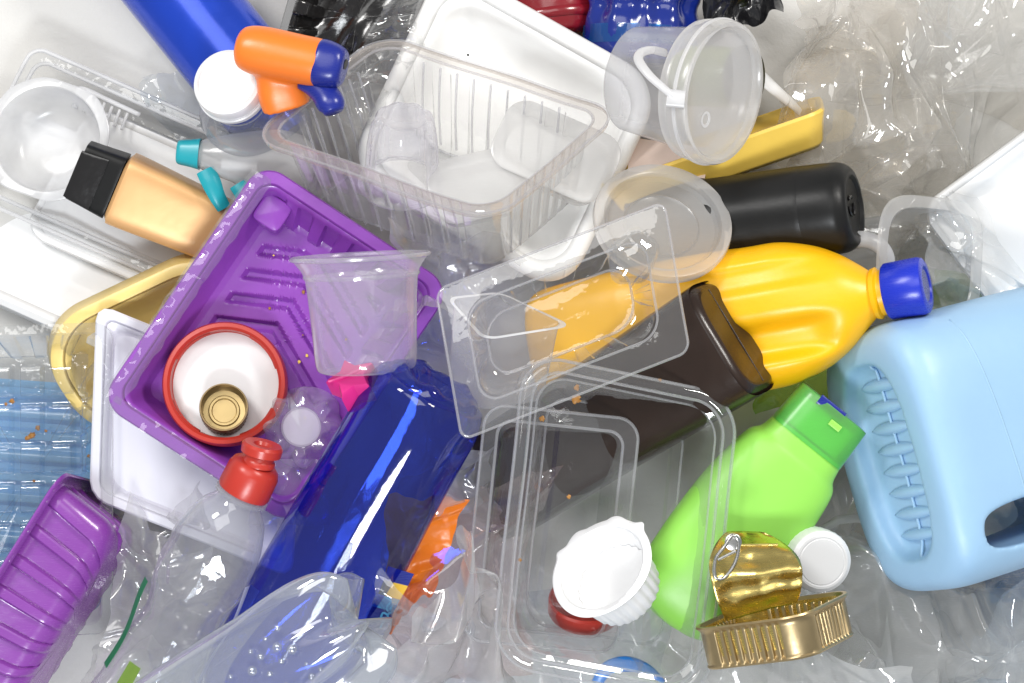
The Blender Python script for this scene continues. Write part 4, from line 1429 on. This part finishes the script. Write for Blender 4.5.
# ==================================================================== RIGHT
def right_white_tray():
    M, hx, hy = QF(P(918, 210, 124), P(1110, 70, 130), P(1010, 330, 100))
    t = Thing('white_tray', 'plain white tray cut off by the right edge', 'tray', M)
    rim, well = tray(hx, hy, [(4, -24, 22, 0), (0, -2, 22, 0), (1, 1, 21, 0), (6, 1, 18, 0), (18, -12, 16, 0), (30, -16, 14, 0)], nc=12, split=3, warp=5, seed=6)
    t.part('rim', rim, 'white', solid=1.5)
    t.part('well', well, 'white', solid=1.5)


def clear_cup_right():
    M = AF(P(862, 262, 70), P(922, 262, 142))
    t = Thing('clear_square_cup', 'clear cup with broad milky flange behind the blue cap', 'cup', M)
    t.part('cup_wall', body([(0, 40, 34, 3), (6, 46, 40, 3), (50, 50, 44, 3), (96, 54, 50, 3.4)], 72, 4, cap1=False), 'pet', sharp=60)
    x, y = sup(96, 4)
    t.part('flange', loft([np.c_[x * 53, y * 49, np.full(96, 95.)], np.c_[x * 54, y * 50, np.full(96, 97.)], np.c_[x * 64, y * 60, np.full(96, 98.)], np.c_[x * 65, y * 61, np.full(96, 95.)]]), 'milky')


def white_loop():
    z = 160
    single('plastic_loop', 'milky white loop between the black and yellow bottles', 'loop',
           tube([P(806, 262, z - 10), P(828, 250, z), P(850, 241, z + 6), P(868, 240, z + 8), P(882, 248, z + 8), P(888, 262, z + 4), P(884, 284, z - 8)], [8, 8.5, 8.5, 8, 7.5, 7, 6], 14, 6, flat=.55), 'milky_white', Matrix.Identity(4), sharp=0)


def white_ring_low():
    z = 90
    single('milky_ring', 'milky plastic ring half hidden under clear film below the jug', 'ring',
           tube([P(838, 520, z), P(864, 520, z), P(884, 545, z), P(884, 580, z), P(866, 606, z), P(838, 614, z), P(814, 600, z), P(806, 570, z), P(814, 538, z)], 4.5, 10, 6, closed=True, flat=.6), 'milky_white', Matrix.Identity(4), sharp=0)


for fn in (top_blue_bottle, white_cap_bottle, orange_trigger, teal_trigger, dark_tray, white_big_tray, clear_ribbed_tray, fluted_cup, dark_red_bottle,
           blue_round_bottle, handled_tub, yellow_right, cream_card, black_bottle, milky_lid, olive_lid, white_strip, clamshell, inner_milky_tub, yellow_bottle,
           brown_bottle, stacked_clear, lime_bottle, light_blue_jug, creamer, red_dish, gold_can, white_cap_low, right_white_tray, clear_cup_right,
           white_loop, white_ring_low):
    fn()
milky_tub(478, 186, 168, 46, 32, .25, 'white square tub lying low inside the clear ribbed tray')
milky_tub(556, 152, 160, 58, 36, -.42, 'larger white square tub nearer the right end of the clear ribbed tray')
big_clear_tray(label='deep clear tray with rounded rim over the lime and brown bottles')


# ==================================================================== LOOSE FILM
G = 'crumpled clear film'
film('crumpled_film', 'warm tinted crumpled film filling the upper right corner', 'film', quad(770, -40, 1060, 130, (60, 50, 40, 50)), 'film_warm', 1.0, 90, 1, 170, 130, bulge=20)
film('crumpled_film', 'crumpled clear film right of the yellow tray', 'film', quad(770, 20, 960, 230, (60, 40, 30, 60)), 'film_warm', 1.0, 80, 2, 130, 140, bulge=20)
film('crumpled_film', 'crumpled clear film above the white tray at the right edge', 'film', quad(880, 20, 1070, 220, (70, 50, 40, 60)), 'film', 1.0, 80, 3, 130, 130, bulge=40)
film('crumpled_film', 'wrinkled clear film wedged right of the black bottle', 'film', quad(820, 150, 960, 300, (40, 40, 30, 30)), 'film_warm', .9, 40, 4, 110, 110)
film('clear_bag', 'clear plastic bag lying over the white tray at right', 'bag', [P(918, 216, 140), P(988, 200, 150), P(1060, 330, 120), P(940, 330, 120)], 'film', .7, 44, 5, 120, 120)
film('crumpled_film', 'large crumpled film across the bottom right corner', 'film', quad(700, 560, 1070, 720, (60, 60, 90, 90)), 'film', 1.1, 96, 6, 190, 110, bulge=20)
film('clear_bag', 'bluish clear bag crumpled at the bottom right', 'bag', [P(870, 650, 100), P(1060, 600, 90), P(1080, 730, 130), P(850, 745, 130)], 'film_blue', 1.1, 84, 7, 130, 110, bulge=20)
film('crumpled_film', 'crumpled film below the gold tin', 'film', quad(640, 640, 880, 730, (120, 130, 130, 120)), 'film', 1.1, 80, 8, 130, 70, bulge=10)
film('crumpled_film', 'bluish crumpled film below the deep clear tray', 'film', quad(370, 615, 690, 740, (170, 150, 150, 170)), 'film_blue', 1.1, 84, 9, 170, 90, bulge=10)
film('clear_bag', 'pinkish clear bag crumpled right of the blue bottle', 'bag', [P(420, 500, 150), P(520, 480, 130), P(530, 680, 160), P(375, 660, 180)], 'film_red', .7, 64, 10, 110, 120, bulge=10)
film('crumpled_film', 'crumpled film between the purple tray and blue bottle', 'film', quad(390, 300, 480, 460, (90, 90, 90, 90)), 'film', .8, 40, 12, 80, 110)
film('crumpled_film', 'crinkled film beside the smoky black tray', 'film', [P(395, -20, 100), P(440, -20, 100), P(380, 130, 90), P(325, 110, 80)], 'film', .7, 30, 13, 80, 120)
film('crumpled_film', 'wrinkled clear film beside the sports bottle', 'film', quad(100, 500, 240, 700, (70, 70, 70, 70)), 'film', .8, 40, 14, 110, 130)
film('crumpled_film', 'crumpled film under the jug and the white cap', 'film', quad(770, 470, 1060, 640, (50, 50, 50, 50)), 'film_warm', .8, 70, 15, 150, 110)
film('black_bag', 'scrap of black plastic bag at the top edge', 'bag', [P(692, -40, 90), P(790, -40, 80), P(778, 12, 90), P(700, 38, 80)], 'film_dark', .6, 36, 16, 90, 70)
film('lime_wrapper', 'lime green wrapper peeping out below the yellow bottle', 'wrapper', quad(758, 352, 850, 410, (70, 70, 70, 70)), 'lime_film', .4, 36, 17, 60, 50)
film('lime_wrapper', 'lime green wrapper under the clear bag at right', 'wrapper', quad(930, 270, 1000, 330, (70, 70, 60, 60)), 'lime_film', .4, 36, 18, 60, 50)
film('blue_wrapper', 'blue wrapper under the jug at the right edge', 'wrapper', quad(985, 540, 1070, 600, (60, 60, 60, 60)), 'blue_film', .4, 36, 19, 60, 50)
ow = film('orange_wrapper', 'orange printed wrapper behind the blue bottle', 'wrapper', [P(385, 490, 160), P(472, 500, 150), P(430, 600, 170), P(385, 630, 170)], 'orange_bag', .2, 40, 20, 70, 90)
film('crumpled_film', 'glossy folded film in the top right beside the spoon', 'film', [P(775, 40, 110), P(900, -20, 90), P(960, 120, 80), P(830, 190, 90)], 'film_warm', 1.0, 80, 31, 130, 130, bulge=20)
film('crumpled_film', 'big glossy folds of film at the right edge above the white tray', 'film', [P(900, -30, 90), P(1060, -20, 90), P(1050, 150, 100), P(880, 130, 90)], 'film', 1.0, 90, 32, 130, 130, bulge=20)
film('crumpled_film', 'creased film in front of the gold tin at the bottom edge', 'film', [P(650, 655, 200), P(900, 625, 190), P(960, 740, 200), P(620, 740, 200)], 'film_white', .9, 84, 33, 170, 90)
film('crumpled_film', 'creased film pleats between the crushed bottle and deep clear tray', 'film', [P(385, 600, 215), P(520, 560, 200), P(560, 740, 215), P(360, 740, 215)], 'film_white', .9, 78, 34, 130, 120)
film('crumpled_film', 'creased film in front of the jug at the bottom right', 'film', [P(860, 600, 80), P(1060, 585, 80), P(1060, 710, 130), P(840, 700, 130)], 'film_white', .9, 84, 35, 140, 100)
# printed bands on the orange wrapper
og = ow.location / S
for nm, q, mt in (('print_band', [(388, 566), (414, 574), (408, 586), (384, 580)], 'navy'), ('print_band', [(384, 580), (408, 586), (400, 600), (378, 594)], 'yellow_print'),
                  ('print_band', [(378, 594), (400, 600), (394, 612), (372, 606)], 'cyan_print'), ('print_band', [(372, 606), (394, 612), (384, 636), (362, 628)], 'navy')):
    pts = np.array([list(P(x, y, 198)) for x, y in q] + [list(P(x, y, 195)) for x, y in q])
    b = mesh(nm, (pts, [(0, 1, 2, 3), (7, 6, 5, 4), (0, 4, 5, 1), (1, 5, 6, 2), (2, 6, 7, 3), (3, 7, 4, 0)]), mt, Matrix.Identity(4), og, smooth=False)
    b.parent = ow
for k, pts in enumerate(([(380, 620), (383, 613), (388, 616), (384, 621), (380, 628)], [(388, 614), (392, 612), (391, 608), (387, 611)])):
    b = mesh('print_stroke', tube([P(x, y, 200) for x, y in pts], 1.1, 6, 4, flat=.4), 'cyan_print', Matrix.Identity(4), og)
    b.parent = ow
single('blue_plastic_strip', 'curved bright blue plastic strip under the deep clear tray at the bottom edge', 'strip',
       tube([P(596, 684, 200), P(608, 668, 204), P(628, 664, 206), P(648, 670, 206), P(664, 682, 204)], [5, 6.5, 7, 5, 2], 12, 6, flat=.35), 'bright_blue', Matrix.Identity(4), sharp=0)
film('crumpled_film', 'crumpled film between the white tray and purple tray corner', 'film', [P(395, 215, 110), P(520, 250, 110), P(480, 340, 120), P(410, 320, 120)], 'film_white', .6, 50, 36, 90, 80)
film('crumpled_film', 'pale film behind the sprayers below the shiny blue bottle', 'film', [P(130, 70, 30), P(230, 60, 30), P(260, 150, 30), P(170, 140, 30)], 'film_blue', .5, 50, 37, 80, 70)
film('crumpled_film', 'pale creased film behind the sports bottle by the purple corner tray', 'film', [P(120, 520, 110), P(230, 540, 110), P(220, 720, 110), P(90, 720, 110)], 'film_white', .6, 50, 38, 100, 120)
film('crumpled_film', 'long pleated film along the bottom edge below the jug', 'film', [P(760, 610, 80), P(1060, 610, 80), P(1060, 740, 130), P(740, 740, 130)], 'film_white', .9, 96, 39, 170, 90)
film('crumpled_film', 'pleated film inside the gap left of the deep clear tray', 'film', [P(440, 440, 120), P(520, 430, 120), P(540, 640, 130), P(430, 640, 130)], 'film_white', .7, 50, 40, 80, 120)
